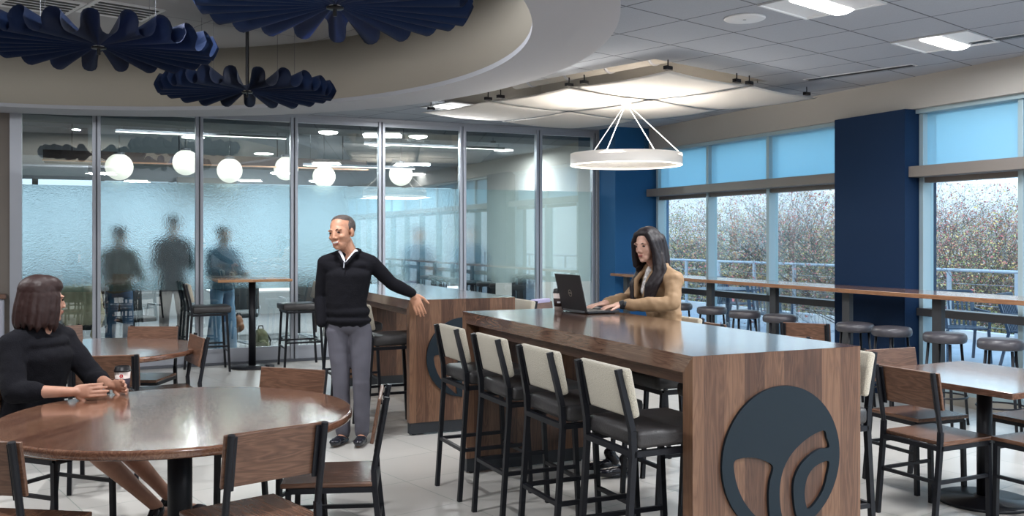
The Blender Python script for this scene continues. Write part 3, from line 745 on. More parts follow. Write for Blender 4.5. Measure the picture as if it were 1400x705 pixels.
# ------------------------------------------------------------------ round and square tables
def round_table(c, r, label, group, colr=.055):
    t = thing('round_table', label, 'table', (c.x, c.y, 0), R(-38), group)
    bm = bmesh.new(); lathe(bm, [(0, .70), (r-.012, .70), (r-.002, .706), (r, .712), (r, .731), (r-.003, .737), (r-.01, .74), (0, .74)], 120)
    o = obj('tabletop', bm, wood_round, t)
    for f in o.data.polygons: f.use_smooth = abs(f.normal.z) < .9
    bm = bmesh.new(); tube(bm, (0, 0, .02), (0, 0, .70), colr, seg=32); lathe(bm, [(0, .68), (.14, .68), (.14, .70), (0, .70)], 32); obj('column', bm, black, t, True)
    bm = bmesh.new(); lathe(bm, [(0, 0), (.33, 0), (.33, .012), (.31, .02), (.09, .028), (0, .03)], 64); obj('base', bm, black, t, True)
    return t
c1 = W(-1.545, 4.39)
round_table(c1, .79, 'large round walnut table the seated woman holds her coffee at', 'round walnut tables')
round_table(tc2, .76, 'round walnut table behind the seated woman, half hidden by her', 'round walnut tables')
t = thing('square_table', 'square walnut topped table on a round black foot by the window bar', 'table', (4.83, 3.94, 0), R(3.5))
obj('tabletop', B(-.47, .47, -.50, .50, .71, .745, bev=.004), wood_top, t)
bm = bmesh.new(); tube(bm, (0, 0, .02), (0, 0, .71), .042, seg=32); obj('column', bm, black, t, True)
bm = bmesh.new(); lathe(bm, [(0, 0), (.265, 0), (.27, .006), (.262, .02), (.06, .028), (.055, .04), (0, .04)], 64); obj('base', bm, black, t, True)
t = thing('pub_table', 'tall narrow topped pub table standing against the glass wall', 'high table', (1.80, 11.62, 0), 0)
obj('tabletop', B(-.43, .43, -.27, .27, 1.035, 1.067, bev=.006), wood_pub, t)
bm = bmesh.new(); tube(bm, (0, 0, .02), (0, 0, 1.035), .042, seg=24); obj('column', bm, black, t, True)
bm = bmesh.new(); lathe(bm, [(0, 0), (.26, 0), (.26, .02), (.06, .035), (0, .035)], 48); obj('base', bm, black, t, True)

# ------------------------------------------------------------------ window bar and round stools
t = thing('window_bar', 'long timber topped bar running along the windows on dark posts', 'counter', (6.62, 0, 0), 0)
obj('worktop', B(0, .53, 1.0, 11.40, 1.028, 1.067, bev=.003), wood_counter, t)
for y in (11.2, 10.36, 9.28, 8.14, 7.06, 5.98, 4.9, 3.8, 2.7, 1.6):
    p_ = obj('post', B(.12, .17, y-.05, y+.05, .02, 1.028, bev=.003), mat('post_charcoal', (.035, .037, .042), .45), t)
    obj('foot_plate', B(.07, .22, y-.08, y+.08, 0, .02), MATS['post_charcoal'], p_)
def make_rstool():
    t = thing('round_stool', '', 'stool', (0, 0, 0), 0)
    bm = bmesh.new(); lathe(bm, [(0, .685), (.155, .685), (.168, .695), (.172, .72), (.168, .748), (.155, .762), (.10, .769), (0, .771)], 48); obj('seat', bm, leather2, t, True)
    for k in range(4):
        a = R(45+90*k); c, s = math.cos(a), math.sin(a)
        bm = bmesh.new(); tube(bm, (.185*c, .185*s, 0), (.13*c, .13*s, .68), .012, .012, seg=10); obj('leg', bm, black, t, True)
    bm = bmesh.new(); n = 40; rr = .175; rings = []
    for i in range(n):
        a = 2*PI*i/n; rings.append([bm.verts.new(((rr+.008*math.cos(b))*math.cos(a), (rr+.008*math.cos(b))*math.sin(a), .24+.008*math.sin(b))) for b in (0, PI/3, 2*PI/3, PI, 4*PI/3, 5*PI/3)])
    for i in range(n):
        for k in range(6): bm.faces.new((rings[i][k], rings[i][(k+1) % 6], rings[(i+1) % n][(k+1) % 6], rings[(i+1) % n][k]))
    obj('foot_ring', bm, black, t, True)
    return t
rs0 = make_rstool()
rl = [(9.60, 'round dark stool just right of the typing woman at the window bar'), (8.92, 'round dark stool between the first two bar posts by the window'), (8.33, 'round dark stool in front of the second window mullion'),
      (7.76, 'round dark stool beside the left edge of the navy pier'), (6.71, 'left round stool of the pair in front of the navy pier'), (6.27, 'right round stool of the pair in front of the navy pier'),
      (5.70, 'round dark stool under the bar in the right window, left of two'), (5.17, 'round dark stool at the right edge of the picture under the window bar')]
for k, (y, lb) in enumerate(rl):
    if k == 0: rs0.location = (6.52, y, 0); rs0['label'] = lb; rs0['group'] = 'round stools at the window bar'
    else: dup(rs0, (6.52, y, 0), .3*k, lb, 'round stools at the window bar')

# ------------------------------------------------------------------ booth at the left edge
t = thing('booth_bench', 'grey upholstered booth with walnut cap at the left edge behind the woman', 'bench', (-1.40, 11.44, 0), 0)
obj('backrest', B(-.55, .55, .38, .52, .25, .88, bev=.03), mat('booth_grey', (.42, .43, .50), .9, bump=.2, bscale=200), t, True)
obj('seat', B(-.55, .55, -.1, .40, .28, .46, bev=.03), MATS['booth_grey'], t, True)
obj('base', B(-.55, .55, -.04, .50, 0, .28), blackm, t)
obj('cap_rail', B(-.57, .57, .36, .56, .88, .93, bev=.004), wood_side, t)

# ------------------------------------------------------------------ small things
def cup(loc, label, sleeve, rz=0, mark='bar'):
    t = thing('coffee_cup', label, 'coffee cup', loc, rz)
    paper = mat('cup_paper', (.72, .62, .58), .6)
    bm = bmesh.new(); lathe(bm, [(0, 0), (.029, 0), (.040, .122), (.0, .122)], 36); obj('cup_body', bm, paper, t, True)
    bm = bmesh.new(); lathe(bm, [(.0315, .028), (.0365, .082), (.0385, .082), (.0335, .028), (.0315, .028)], 36, caps=False)
    s = obj('sleeve', bm, mat('sleeve_'+sleeve, {'dark': (.03, .012, .012), 'navy': (.03, .02, .035)}[sleeve], .7), t, True)
    bm = bmesh.new(); lathe(bm, [(0, .118), (.043, .118), (.043, .126), (.040, .128), (.038, .142), (.034, .145), (.031, .141), (0, .141)], 36); obj('lid', bm, mat('lid_black', (.012, .012, .014), .3), t, True)
    if mark == 'bar':
        bm = B(-.010, .012, -.0395, -.0355, .050, .062, bev=.002); obj('mark', bm, shirtw, t)
    else:
        me = poly([circ(0, 0, .009, 24), circ(0, 0, .004, 24)], .001, 'mark'); obj('mark', me, mat('mark_red', (.5, .03, .04), .5), t, loc=(0, -.0405, .098), rot=(PI/2-.06, 0, 0))
    return t
cup((2.89, 5.66, 1.068), 'takeaway coffee cup with dark sleeve standing behind the laptop', 'dark', R(-30))
pc_ = W(-2.035, 4.93, .741)
cup(tuple(pc_), 'takeaway coffee cup held by the seated woman on the round table', 'navy', R(-10), 'red')
# laptop
t = thing('laptop', 'open black laptop seen from behind on the near high table', 'laptop', (2.93, 5.46, 1.068), R(-90))
lm = mat('laptop_black', (.022, .022, .025), .4)
# local: x = along the hinge, +y = towards the user... (rotated so user sits at +X world)
obj('base', B(-.175, .175, 0, .235, .004, .020, bev=.003), lm, t).rotation_euler = (0, 0, 0)
for c in t.children: pass
scr = obj('screen', B(-.175, .175, -.008, .0, 0, .245, bev=.003), lm, t, loc=(0, 0, .012), rot=(R(13), 0, 0))
obj('display', B(-.165, .165, .0005, .0015, .012, .235), mat('display_glow', (.25, .3, .36), .3, emit=.25), scr)
obj('keyboard', B(-.15, .15, .03, .12, .0200, .0225), mat('keys', (.01, .01, .01), .6), t)
obj('touchpad', B(-.05, .05, .14, .215, .0200, .0208), mat('pad', (.04, .04, .045), .4), t)
me = poly([circ(0, 0, .023, 40), circ(0, 0, .0195, 40)], .0006, 'emblem'); em = mat('emblem_silver', (.55, .52, .45), .3, .8)
obj('emblem', me, em, scr, loc=(0, -.0088, .12), rot=(PI/2, 0, 0))
me = text_mesh('DELL', .0145, .0006, 'lettering'); obj('lettering', me, em, scr, loc=(0, -.0088, .12), rot=(PI/2, 0, 0))
obj('hinge', B(-.15, .15, -.012, .004, .004, .018, bev=.003), mat('hinge_steel', (.25, .26, .28), .3, .8), t)
bm = bmesh.new()
for a in (-.15, .15):
    for b in (.02, .21): tube(bm, (a, b, 0), (a, b, .005), .006)
obj('rubber_foot', bm, blackm, t)
t.rotation_euler = (0, 0, R(-90)); t.location = (2.905, 5.46, 1.068)

# ------------------------------------------------------------------ people
class Blob:
    def __init__(s): s.bm = bmesh.new()
    def ell(s, c, r, M=None):
        Mx = Matrix.Translation(Vector(c)) @ ((M.to_4x4() if M is not None else Matrix.Identity(4))) @ Matrix.Diagonal((*r, 1))
        bmesh.ops.create_icosphere(s.bm, subdivisions=3, radius=1, matrix=Mx)
    def cap(s, a, ra, b, rb):
        a = Vector(a); b = Vector(b)
        for p, r in ((a, ra), (b, rb)): bmesh.ops.create_icosphere(s.bm, subdivisions=2, radius=r, matrix=Matrix.Translation(p))
        if (b-a).length > 1e-4: tube(s.bm, a, b, ra, rb, seg=16)
    def chain(s, pts):
        for (a, ra), (b, rb) in zip(pts, pts[1:]): s.cap(a, ra, b, rb)
    def build(s, name, m, parent=None, voxel=.006, smooth=4, disp=0, dscale=.08, cutz=None):
        me = mesh_from(s.bm, name); o = bpy.data.objects.new('tmp', me); COL.objects.link(o)
        r = o.modifiers.new('r', 'REMESH'); r.mode = 'VOXEL'; r.voxel_size = voxel
        if smooth: q = o.modifiers.new('s', 'SMOOTH'); q.factor = .5; q.iterations = smooth
        if disp:
            tx = bpy.data.textures.new('fold', 'CLOUDS'); tx.noise_scale = dscale; tx.noise_depth = 1
            dd = o.modifiers.new('d', 'DISPLACE'); dd.texture = tx; dd.strength = disp; dd.mid_level = .5
        m2 = bpy.data.meshes.new_from_object(o.evaluated_get(bpy.context.evaluated_depsgraph_get()))
        bpy.data.objects.remove(o); bpy.data.meshes.remove(me)
        for p in m2.polygons: p.use_smooth = True
        m2.name = name
        return obj(name, m2, m, parent)
def basis(fwd, up):
    """columns: x = person's left-to-right axis so that -y is forward"""
    f = Vector(fwd).normalized(); u = Vector(up); u = (u-f*u.dot(f)).normalized(); y = -f; x = y.cross(u).normalized()
    return Matrix((x, y, u)).transposed()
def head_into(bl, c, Mh, sc=1.0, fem=False):
    c = Vector(c)
    def P(x, y, z): return c+Mh @ Vector((x*sc, y*sc, z*sc))
    def E(x, y, z, a, b, d, M=None): bl.ell(P(x, y, z), (a*sc, b*sc, d*sc), Mh if M is None else Mh @ M)
    E(0, .018, .035, .074, .092, .082); E(0, -.028, -.01, .061 if fem else .066, .064, .088); E(0, -.045, -.072, .040 if fem else .048, .044, .038)
    E(0, -.01, -.045, .056 if fem else .062, .062, .05)
    for s in (-1, 1):
        E(s*.035, -.058 if fem else -.062, -.022, *((.019, .020, .020) if fem else (.024, .024, .022)))            # cheek
        E(s*.030, -.075, .026, .024, .014, .009)             # brow ridge
        E(s*.078, .012, -.006, .010, .018, .032)             # ear
        E(s*.073, .004, -.028, .008, .010, .012)
        E(s*.011, -.097, -.028, .009, .010, .008)            # nostril
    bl.cap(P(0, -.086, .016), .007*sc, P(0, -.103 if fem else -.105, -.022), (.0078 if fem else .010)*sc)
    E(0, -.088, -.052, .022, .011, .006); E(0, -.086, -.062, .019, .011, .007); E(0, -.078, -.092, .018, .014, .015)
    return P
def face_bits(root, P, Mh, sc=1.0, smile=False, browm=None, big=1.0):
    for s in (-1, 1):
        b = Blob(); b.ell(P(s*.030, -.082, .008), (.0135*sc, .006*sc, .0058*sc), Mh); e = b.build('eye', eyew, root, .0025, 1)
        b = Blob(); b.chain([(P(s*.014, -.0885, .026), .0028*sc), (P(s*.030, -.0880, .031), .0032*sc), (P(s*.047, -.078, .027), .0022*sc)]); b.build('eyebrow', browm or hair_b, root, .003, 1)
    b = Blob()
    if smile:
        b.ell(P(0, -.0915, -.055), (.024*sc, .0085*sc, .0070*sc), Mh); b.build('teeth', teeth, root, .0025, 1)
        b = Blob(); b.chain([(P(-.030, -.088, -.047), .003*sc), (P(-.015, -.093, -.063), .004*sc), (P(.0, -.095, -.067), .0045*sc), (P(.015, -.093, -.063), .004*sc), (P(.030, -.088, -.047), .003*sc)]); b.build('lips', lipm, root, .0025, 1)
    else:
        b.ell(P(0, -.0945, -.052), (.021*sc, .007*sc, .0042*sc), Mh); b.ell(P(0, -.0925, -.061), (.018*sc, .007*sc, .0052*sc), Mh); b.build('lips', lipm, root, .0025, 1)
def hand_into(bl, wrist, fwd, palm, side, curl=.35, sc=1.0, spread=.12, thumb_in=.5):
    """fwd: along the hand; palm: direction the palm faces; side: +1 if the thumb lies on cross(fwd, palm)"""
    f = Vector(fwd).normalized(); n_ = Vector(palm); n_ = (n_-f*n_.dot(f)).normalized(); a = f.cross(n_).normalized()*side
    w = Vector(wrist); M = Matrix((a, f, n_)).transposed()
    bl.ell(w+f*.05*sc, (.039*sc, .056*sc, .0145*sc), M); bl.ell(w+f*.072*sc, (.040*sc, .030*sc, .0125*sc), M); bl.cap(w-f*.02, .0235*sc, w+f*.03*sc, .024*sc)
    Ls = [(.030, .044, .026, .020), (.010, .048, .030, .022), (-.011, .044, .028, .021), (-.031, .034, .022, .018)]
    for off, l1, l2, l3 in Ls:
        p = w+f*(.092-abs(off)*.15)*sc+a*off*sc; d = (f+a*off*spread*20*.2).normalized(); ang = 0; r = .0092*sc
        for k, l in enumerate((l1, l2, l3)):
            ang = curl*(1, 1.15, .8)[k]; ax = d.cross(n_).normalized(); d = (Matrix.Rotation(ang, 3, ax) @ d).normalized()
            q = p+d*l*sc; bl.cap(p, r, q, r*.9); p = q; r *= .92
    p = w+f*.028*sc+a*.030*sc+n_*.004; d = (f*.75+a*.65+n_*.25*thumb_in).normalized()
    q = p+d*.042*sc; bl.cap(p, .0135*sc, q, .011*sc); d2 = (d+f*.35-a*.15+n_*.3*thumb_in).normalized(); q2 = q+d2*.032*sc; bl.cap(q, .0108*sc, q2, .0095*sc); bl.cap(q2, .0095*sc, q2+d2*.022*sc, .008*sc)
def torso(bl, J, infl=0, w=1.0, M=None, chest=True, low=True):
    """stack of ellipsoids from pelvis to neck"""
    pel, wai, che, nk = [Vector(J[k]) for k in ('pelvis', 'waist', 'chest', 'neck')]
    seq = []
    def lerp(a, b, t): return a+(b-a)*t
    prof = J.get('prof', [(.165, .112), (.148, .102), (.168, .118), (.10, .07)])
    keys = [(pel, prof[0]), (wai, prof[1]), (che, prof[2])]
    for (a, pa), (b, pb) in zip(keys, keys[1:]):
        for k in range(9):
            t_ = k/9; seq.append((lerp(a, b, t_), pa[0]+(pb[0]-pa[0])*t_, pa[1]+(pb[1]-pa[1])*t_))
    seq.append((che, *prof[2]))
    for c, rx, ry in seq: bl.ell(c, ((rx+infl)*w, (ry+infl)*w, .085), M)
    bl.ell(lerp(che, nk, .5), ((prof[2][0]-.01+infl)*w, (prof[2][1]-.028+infl), .055), M)
    for s in ('R', 'L'):
        sh = Vector(J['sh'+s]); bl.cap(lerp(nk, sh, .25), .052+infl, sh, .056+infl); bl.cap(lerp(che, sh, .2), .08+infl, sh, .055+infl)
def person(label, origin, rz, J, o):
    body = Blob(); Mh = basis(J['look'], J.get('up', (0, 0, 1))); Mt = basis(J['fwd'], (0, 0, 1))
    sc = o.get('hs', 1.0)
    P = head_into(body, J['head'], Mh, sc, o.get('fem', False))
    nk = Vector(J['neck']); hb = P(0, .012, -.06)
    body.cap(hb, (.047 if o.get('fem') else .056)*sc, nk+Vector((0, 0, .01)), .054 if not o.get('fem') else .046)
    body.cap(nk, .056, Vector(J['chest']), .08)
    torso(body, J, -.018, 1, Mt)
    al = .5
    for s in ('R', 'L'):
        sh, el, wr = [Vector(J[k+s]) for k in ('sh', 'el', 'wr')]
        body.chain([(sh, .046), (sh.lerp(el, .5), .041), (el, .035), (el.lerp(wr, .35), .036), (wr, .024)])
        if ('hand'+s) in J: h = J['hand'+s]; hand_into(body, wr, *h)
        elif not o.get('pocket'+s): body.ell(wr+(wr-el).normalized()*.06, (.03, .03, .07), basis(Vector((wr-el)).orthogonal(), wr-el))
        hp, kn, an = [Vector(J[k+s]) for k in ('hip', 'kn', 'an')]
        body.chain([(hp, .085), (hp.lerp(kn, .5), .072), (kn, .050)]); sh_d = (an-kn)
        body.chain([(kn, .050), (kn.lerp(an, .3), .052), (kn.lerp(an, .7), .038), (an, .032)])
        toe = Vector(J['toe'+s]); body.chain([(an+Vector((0, 0, -.03)), .034), (an.lerp(toe, .6)+Vector((0, 0, -.02)), .030), (toe, .022)])
    root = body.build('person', o.get('skin', skin), None, o.get('vox', .0055), 2)
    root.location = origin; root.rotation_euler = (0, 0, rz); tag(root, label, 'person', o.get('group'))
    if o.get('face'): face_bits(root, P, Mh, sc, o.get('smile', False), o.get('brow'))
    vc = o.get('cvox', .008)
    # upper garment
    top = Blob(); torso(top, J, o.get('topinf', .004), 1, Mt)
    for s in ('R', 'L'):
        sh, el, wr = [Vector(J[k+s]) for k in ('sh', 'el', 'wr')]; ti = o.get('slv', .012)
        end = el.lerp(wr, o.get('sleeve', .93))
        top.chain([(sh, .050+ti), (sh.lerp(el, .5), .046+ti), (el, .041+ti), (el.lerp(end, .5), .040+ti), (end, .030+ti)])
    if o.get('hem'):
        for c, rx, ry, rz_ in o['hem']: top.ell(c, (rx, ry, rz_), Mt)
    if o.get('collar'):
        top.cap(nk+Vector((0, 0, -.02)), .066, nk+Vector((0, 0, .022)), .060)
    top.build(o.get('topname', 'sweater'), o['top'], root, vc, 4, o.get('disp', .006), .07)
    if o.get('pants'):
        b = Blob(); pel = Vector(J['pelvis']); pr = J.get('prof', [(.165, .112)])[0]
        b.ell(pel, (pr[0]+.004, pr[1]+.006, .095), Mt)
        if o.get('standing'): b.ell(pel+Vector((0, 0, .05)), (pr[0]-.004, pr[1]+.002, .08), Mt)
        fl = o.get('flare', .0)
        for s in ('R', 'L'):
            hp, kn, an = [Vector(J[k+s]) for k in ('hip', 'kn', 'an')]; pe = kn.lerp(an, o.get('pant_end', .97))
            b.chain([(hp, .090), (hp.lerp(kn, .5), .080), (kn, .064+fl*.5)]); 
            if o.get('pant_end', 1) > 0: b.chain([(kn, .066+fl*.5), (kn.lerp(pe, .5), .062+fl*.8), (pe, .056+fl)])
        b.build(o.get('pantname', 'trousers'), o['pants'], root, vc, 4, .008, .09)
    if o.get('shoes'):
        for s in ('R', 'L'):
            an, toe = Vector(J['an'+s]), Vector(J['toe'+s]); b = Blob(); d = (toe-an); d.z = 0; d.normalize(); fz = min(toe.z, .03)
            h = Vector((an.x, an.y, fz+.012))-d*.03; Ms = basis(d, (0, 0, 1))
            b.ell(h+Vector((0, 0, .018)), (.036, .045, .040), Ms); b.ell(h+d*.10, (.041, .10, .030), Ms); b.ell(h+d*.17, (.040, .062, .026), Ms)
            b.cap(h+Vector((0, 0, .02)), .036, Vector((an.x, an.y, fz+.08)), .040)
            b.ell(h+d*.085+Vector((0, 0, -.022)), (.044, .145, .012), Ms)
            b.build('shoe', o['shoes'], root, .006, 3)
    return root, P, Mh

# --- standing man (local frame: x right, y away, origin under the pelvis)
om = W(-1.245, 7.12)
MJ = dict(head=(-.040, -.015, 1.592), look=(-.36, -.93, -.10), up=(-.14, .0, 1), neck=(.02, .02, 1.43), fwd=(-.12, -1, 0),
          chest=(.01, .0, 1.27), waist=(-.005, .0, 1.07), pelvis=(.012, .02, .91), prof=[(.150, .105), (.148, .105), (.172, .120), (.1, .07)],
          shR=(-.165, .0, 1.365), elR=(-.205, .05, 1.11), wrR=(-.185, -.03, .905),
          shL=(.180, .02, 1.365), elL=(.325, .11, 1.205), wrL=(.478, .195, 1.122),
          hipR=(-.07, .02, .86), knR=(-.045, .0, .475), anR=(-.035, .03, .085), toeR=(-.075, -.13, .03),
          hipL=(.095, .02, .86), knL=(.108, .0, .475), anL=(.110, .03, .085), toeL=(.105, -.14, .03),
          handL=((.38, -.05, -.92), (-.1, .98, -.05), 1, .22, 1.05, .2))
root, P, Mh = person('standing man in black quarter-zip sweater and grey slacks, hand on the high table', om, R(CAM_ROT), MJ,
    dict(face=True, smile=True, brow=hair_g, skin=skin, top=sweater, pants=slacks, shoes=shoe_m, standing=True, pocketR=True, collar=False, topinf=.006, vox=.0045, cvox=.007, slv=.010, pant_end=.99, flare=.0,
         hem=[((.008, .01, 1.0), .168, .124, .075), ((.01, .015, .935), .176, .132, .05)], hs=1.12))
b = Blob()   # short grey hair: a cap over the crown
def capshell(b, P, Mh, sc, pts):
    for x, y, z, a, c, d in pts: b.ell(P(x, y, z), (a*sc, c*sc, d*sc), Mh)
capshell(b, P, Mh, 1.12, [(0, .047, .040, .0795, .078, .080), (0, .018, .082, .066, .062, .040), (-.068, .018, .034, .013, .030, .036), (.068, .018, .034, .013, .030, .036)])
b.build('hair', hair_g, root, .006, 2)
for nm, pts, m in (('shirt_collar', [((-.045, -.052, 1.445), .016), ((-.012, -.085, 1.395), .013), ((.0, -.104, 1.360), .008)], shirtw), ('shirt_collar', [((.075, -.045, 1.455), .016), ((.03, -.085, 1.395), .013), ((.006, -.104, 1.360), .008)], shirtw)):
    b = Blob(); b.chain(pts); b.build(nm, m, root, .005, 1)
b = Blob()
ring_pts = []
for k in range(9):
    a = R(200+k*(320-0)/8-90); ring_pts.append(((.025+.072*math.cos(a), .01+.070*math.sin(a), 1.425+.018*math.sin(a+.2)), .013))
b.chain([((-.005, -.112, 1.36), .012), ((-.055, -.065, 1.435), .014), ((-.058, .02, 1.455), .014), ((0, .085, 1.462), .014), ((.07, .07, 1.465), .014), ((.098, .0, 1.46), .014), ((.075, -.06, 1.44), .014), ((.012, -.112, 1.36), .012)])
b.build('collar', sweater, root, .006, 2)
b = Blob(); b.cap((.001, -.131, 1.375), .004, (.0, -.138, 1.335), .005); b.build('zip', alum, root, .003, 0)
b = Blob(); b.cap((.468, .190, 1.128), .032, (.476, .194, 1.122), .031); b.build('watch', alum, root, .004, 1)

# --- seated woman at the laptop (world-aligned local frame)
ow = Vector((3.50, 5.42, 0))
zs = .765
WJ = dict(head=(-.075, -.01, 1.505), look=(-1, -.42, -.20), up=(-.1, 0, 1), neck=(.0, .0, 1.355), fwd=(-1, -.05, 0),
          chest=(.03, 0, 1.20), waist=(.07, 0, 1.0), pelvis=(.08, 0, .865), prof=[(.160, .115), (.125, .095), (.140, .108), (.09, .06)],
          shL=(.04, -.155, 1.275), elL=(-.02, -.235, 1.125), wrL=(-.325, -.075, 1.115),
          shR=(.02, .155, 1.275), elR=(-.07, .23, 1.13), wrR=(-.36, .07, 1.115),
          hipR=(.04, .09, .85), knR=(-.40, .11, .83), anR=(-.30, .10, .38), toeR=(-.42, .10, .34),
          hipL=(.04, -.09, .85), knL=(-.40, -.11, .83), anL=(-.30, -.10, .38), toeL=(-.42, -.10, .34),
          handL=((-1, .12, -.10), (0, 0, -1), 1, .22, .86), handR=((-1, -.12, -.06), (0, 0, -1), -1, .22, .86))
root, P, Mh = person('seated woman with long dark hair in tan trench coat typing on the laptop', ow, 0, WJ,
    dict(face=True, brow=hair_b, skin=skin_w, top=trench, topname='trench_coat', pants=mat('dark_jeans', (.02, .025, .04), .8), shoes=shoe_m, fem=True, topinf=.012, slv=.010, sleeve=.84, vox=.0045, cvox=.007, disp=.022, hs=.96,
         hem=[((.09, 0, .92), .175, .14, .10), ((.13, 0, .80), .18, .13, .10)]))
b = Blob()
capshell(b, P, Mh, .96, [(0, .034, .046, .085, .094, .084), (0, .010, .086, .070, .072, .044)])
for s in (-1, 1):
    for k in range(4):
        y0 = -.045+.035*k; x = s*(.074+.004*k)
        b.chain([(P(s*.045, y0*.9, .085), .022), (P(x, y0, .03), .020), (P(s*.086, y0+.005, -.05), .021), (P(s*.085, y0-.0, -.13), .021)])
bk = [P(0, .10, .02), P(0, .105, -.08), P(0, .10, -.16)]
for s in (-.055, 0, .055): b.chain([(P(s, .085, .03), .04), (P(s*1.2, .095, -.08), .038), (P(s*1.3, .085, -.17), .034)])
# two long fronts falling over the shoulders
for s, yo in ((1, -.085), (-1, .085)):
    b.chain([(P(s*.082, -.02, -.08), .026), ((-.055, yo*1.2, 1.32), .030), ((-.115, yo*1.15, 1.24), .028), ((-.125, yo*1.0, 1.15), .022), ((-.12, yo*.9, 1.09), .010)])
    b.chain([(P(s*.086, .02, -.08), .028), ((-.01, yo*1.4, 1.32), .026), ((-.075, yo*1.5, 1.25), .024), ((-.10, yo*1.3, 1.14), .014)])
b.build('hair', mat('hair_black_silk', (.012, .008, .010), .5, spec=.3), root, .006, 2, .004, .02)
b = Blob(); b.chain([((-.03, -.07, 1.345), .016), ((.04, -.07, 1.37), .02), ((.075, 0, 1.375), .022), ((.04, .07, 1.37), .02), ((-.03, .07, 1.345), .016)]); b.build('coat_collar', trench, root, .006, 2)
for s in (-1, 1):
    b = Blob(); b.chain([((-.035, s*.055, 1.36), .014), ((-.105, s*.075, 1.27), .018), ((-.125, s*.05, 1.16), .012)]); b.build('lapel', trench, root, .006, 1)
b = Blob(); b.cap((-.045, 0, 1.34), .026, (-.085, 0, 1.20), .030); b.build('blouse', mat('blouse_pattern', (.5, .48, .47), .8, vary=.6, vscale=60), root, .006, 2)
b = Blob(); b.cap((-.300, -.088, 1.118), .030, (-.312, -.082, 1.117), .030); b.ell((-.306, -.115, 1.125), (.019, .008, .019)); b.build('wrist_watch', blackm, root, .004, 1)

# --- seated woman in black (local frame: x right, y away)
og = W(-2.50, 4.98)
f = Vector((.93, -.37, 0)).normalized(); rr_ = Vector((f.y, -f.x, 0))
def F(a, b_, z): return tuple(f*a+rr_*b_+Vector((0, 0, z)))   # a ahead of her, b to her right
GJ = dict(head=F(.04, .0, 1.225), look=(.74, .66, -.08), up=(0, 0, 1), neck=F(.02, 0, 1.075), fwd=tuple(f),
          chest=F(.015, 0, .93), waist=F(-.03, 0, .74), pelvis=F(-.07, 0, .585), prof=[(.170, .128), (.145, .115), (.158, .125), (.1, .07)],
          shR=F(.0, .165, 1.0), elR=F(.10, .235, .785), wrR=F(.375, .130, .785),
          shL=F(.0, -.165, 1.0), elL=F(.16, -.22, .795), wrL=F(.40, -.10, .785),
          hipR=F(-.03, .09, .55), knR=F(.38, .085, .545), anR=(.62, .02, .13), toeR=(.70, .16, .07),
          hipL=F(-.03, -.09, .55), knL=F(.42, -.08, .535), anL=(.60, .27, .11), toeL=(.76, .30, .04),
          handR=(tuple(f*.8+Vector((.25, .35, .06))), (-.3, .9, -.1), -1, .30, .92), handL=(tuple(f*.85+Vector((.1, -.15, .04))), (.1, -.9, -.1), 1, .30, .92))
root, P, Mh = person('seated woman in black knit sweater with brown bob, back to the viewer', og, R(CAM_ROT), GJ,
    dict(face=True, brow=hair_br, skin=skin_l, top=sweater, pants=mat('black_skirt', (.012, .012, .015), .85), pantname='skirt', pant_end=0, shoes=shoe_m, fem=True, topinf=.016, slv=.018, sleeve=.42, vox=.0045, cvox=.008, disp=.012, hs=1.0))
b = Blob()
capshell(b, P, Mh, 1.0, [(0, .030, .052, .092, .104, .086), (0, .0, .078, .078, .088, .058), (0, .06, -.01, .086, .068, .09)])
for k in range(15):
    a = R(-52+k*(284/14)); cx, cy2 = math.cos(a), math.sin(a)
    b.chain([(P(.070*cx, .025+.082*cy2, .03), .028), (P(.086*cx, .028+.094*cy2, -.05), .024), (P(.092*cx, .03+.098*cy2, -.110-.02*(k % 3)*.5), .018), (P(.090*cx, .03+.096*cy2, -.142-.008*(k % 3)), .007)])
hb_ = b.build('hair', hair_br, root, .006, 2, .003, .02)

# --- people in the room beyond the glass
def simple(label, x, y, rz, h, top, pants, hair, shoes=shoe_m, seated=False, arm=.25, flare=0, lean=0, skin_=skin_l, longh=False):
    k = h/1.72; s = 1
    zp = .93*k if not seated else .56
    dz = zp-.93*k
    J = dict(head=(0, -.03-lean, 1.60*k+dz), look=(0, -1, -.2), neck=(0, -lean*.8, 1.43*k+dz), fwd=(0, -1, 0), chest=(0, -lean*.5, 1.26*k+dz), waist=(0, -lean*.2, 1.07*k+dz), pelvis=(0, 0, .92*k+dz),
             shR=(-.18, -lean*.6, 1.36*k+dz), elR=(-.24, -.08-lean*.6, 1.10*k+dz), wrR=(-.14, -arm-lean, 1.10*k+dz), shL=(.18, -lean*.6, 1.36*k+dz), elL=(.24, -.08-lean*.6, 1.10*k+dz), wrL=(.14, -arm-lean, 1.10*k+dz))
    if seated: J.update(hipR=(-.09, 0, zp-.02), knR=(-.10, -.42, zp-.02), anR=(-.10, -.40, .09), toeR=(-.10, -.56, .03), hipL=(.09, 0, zp-.02), knL=(.10, -.42, zp-.02), anL=(.10, -.40, .09), toeL=(.10, -.56, .03))
    else: J.update(hipR=(-.085, 0, .88*k), knR=(-.11, -.02, .49*k), anR=(-.12, .02, .085), toeR=(-.13, -.14, .03), hipL=(.085, 0, .88*k), knL=(.11, .0, .49*k), anL=(.12, .02, .085), toeL=(.14, -.14, .03))
    root, P, Mh = person(label, (x, y, 0), rz, J, dict(skin=skin_, top=top, pants=pants, shoes=shoes, vox=.011, cvox=.013, topinf=.016, slv=.02, disp=.01, flare=flare, topname='top', standing=not seated, hem=[((0, 0, .96*k+dz), .17, .125, .07)]))
    b = Blob(); capshell(b, P, Mh, 1.0, [(0, .03, .05, .086, .098, .082)])
    if longh: b.chain([(P(0, .07, 0), .07), (P(0, .08, -.14), .06)])
    b.build('hair', hair, root, .011, 2)
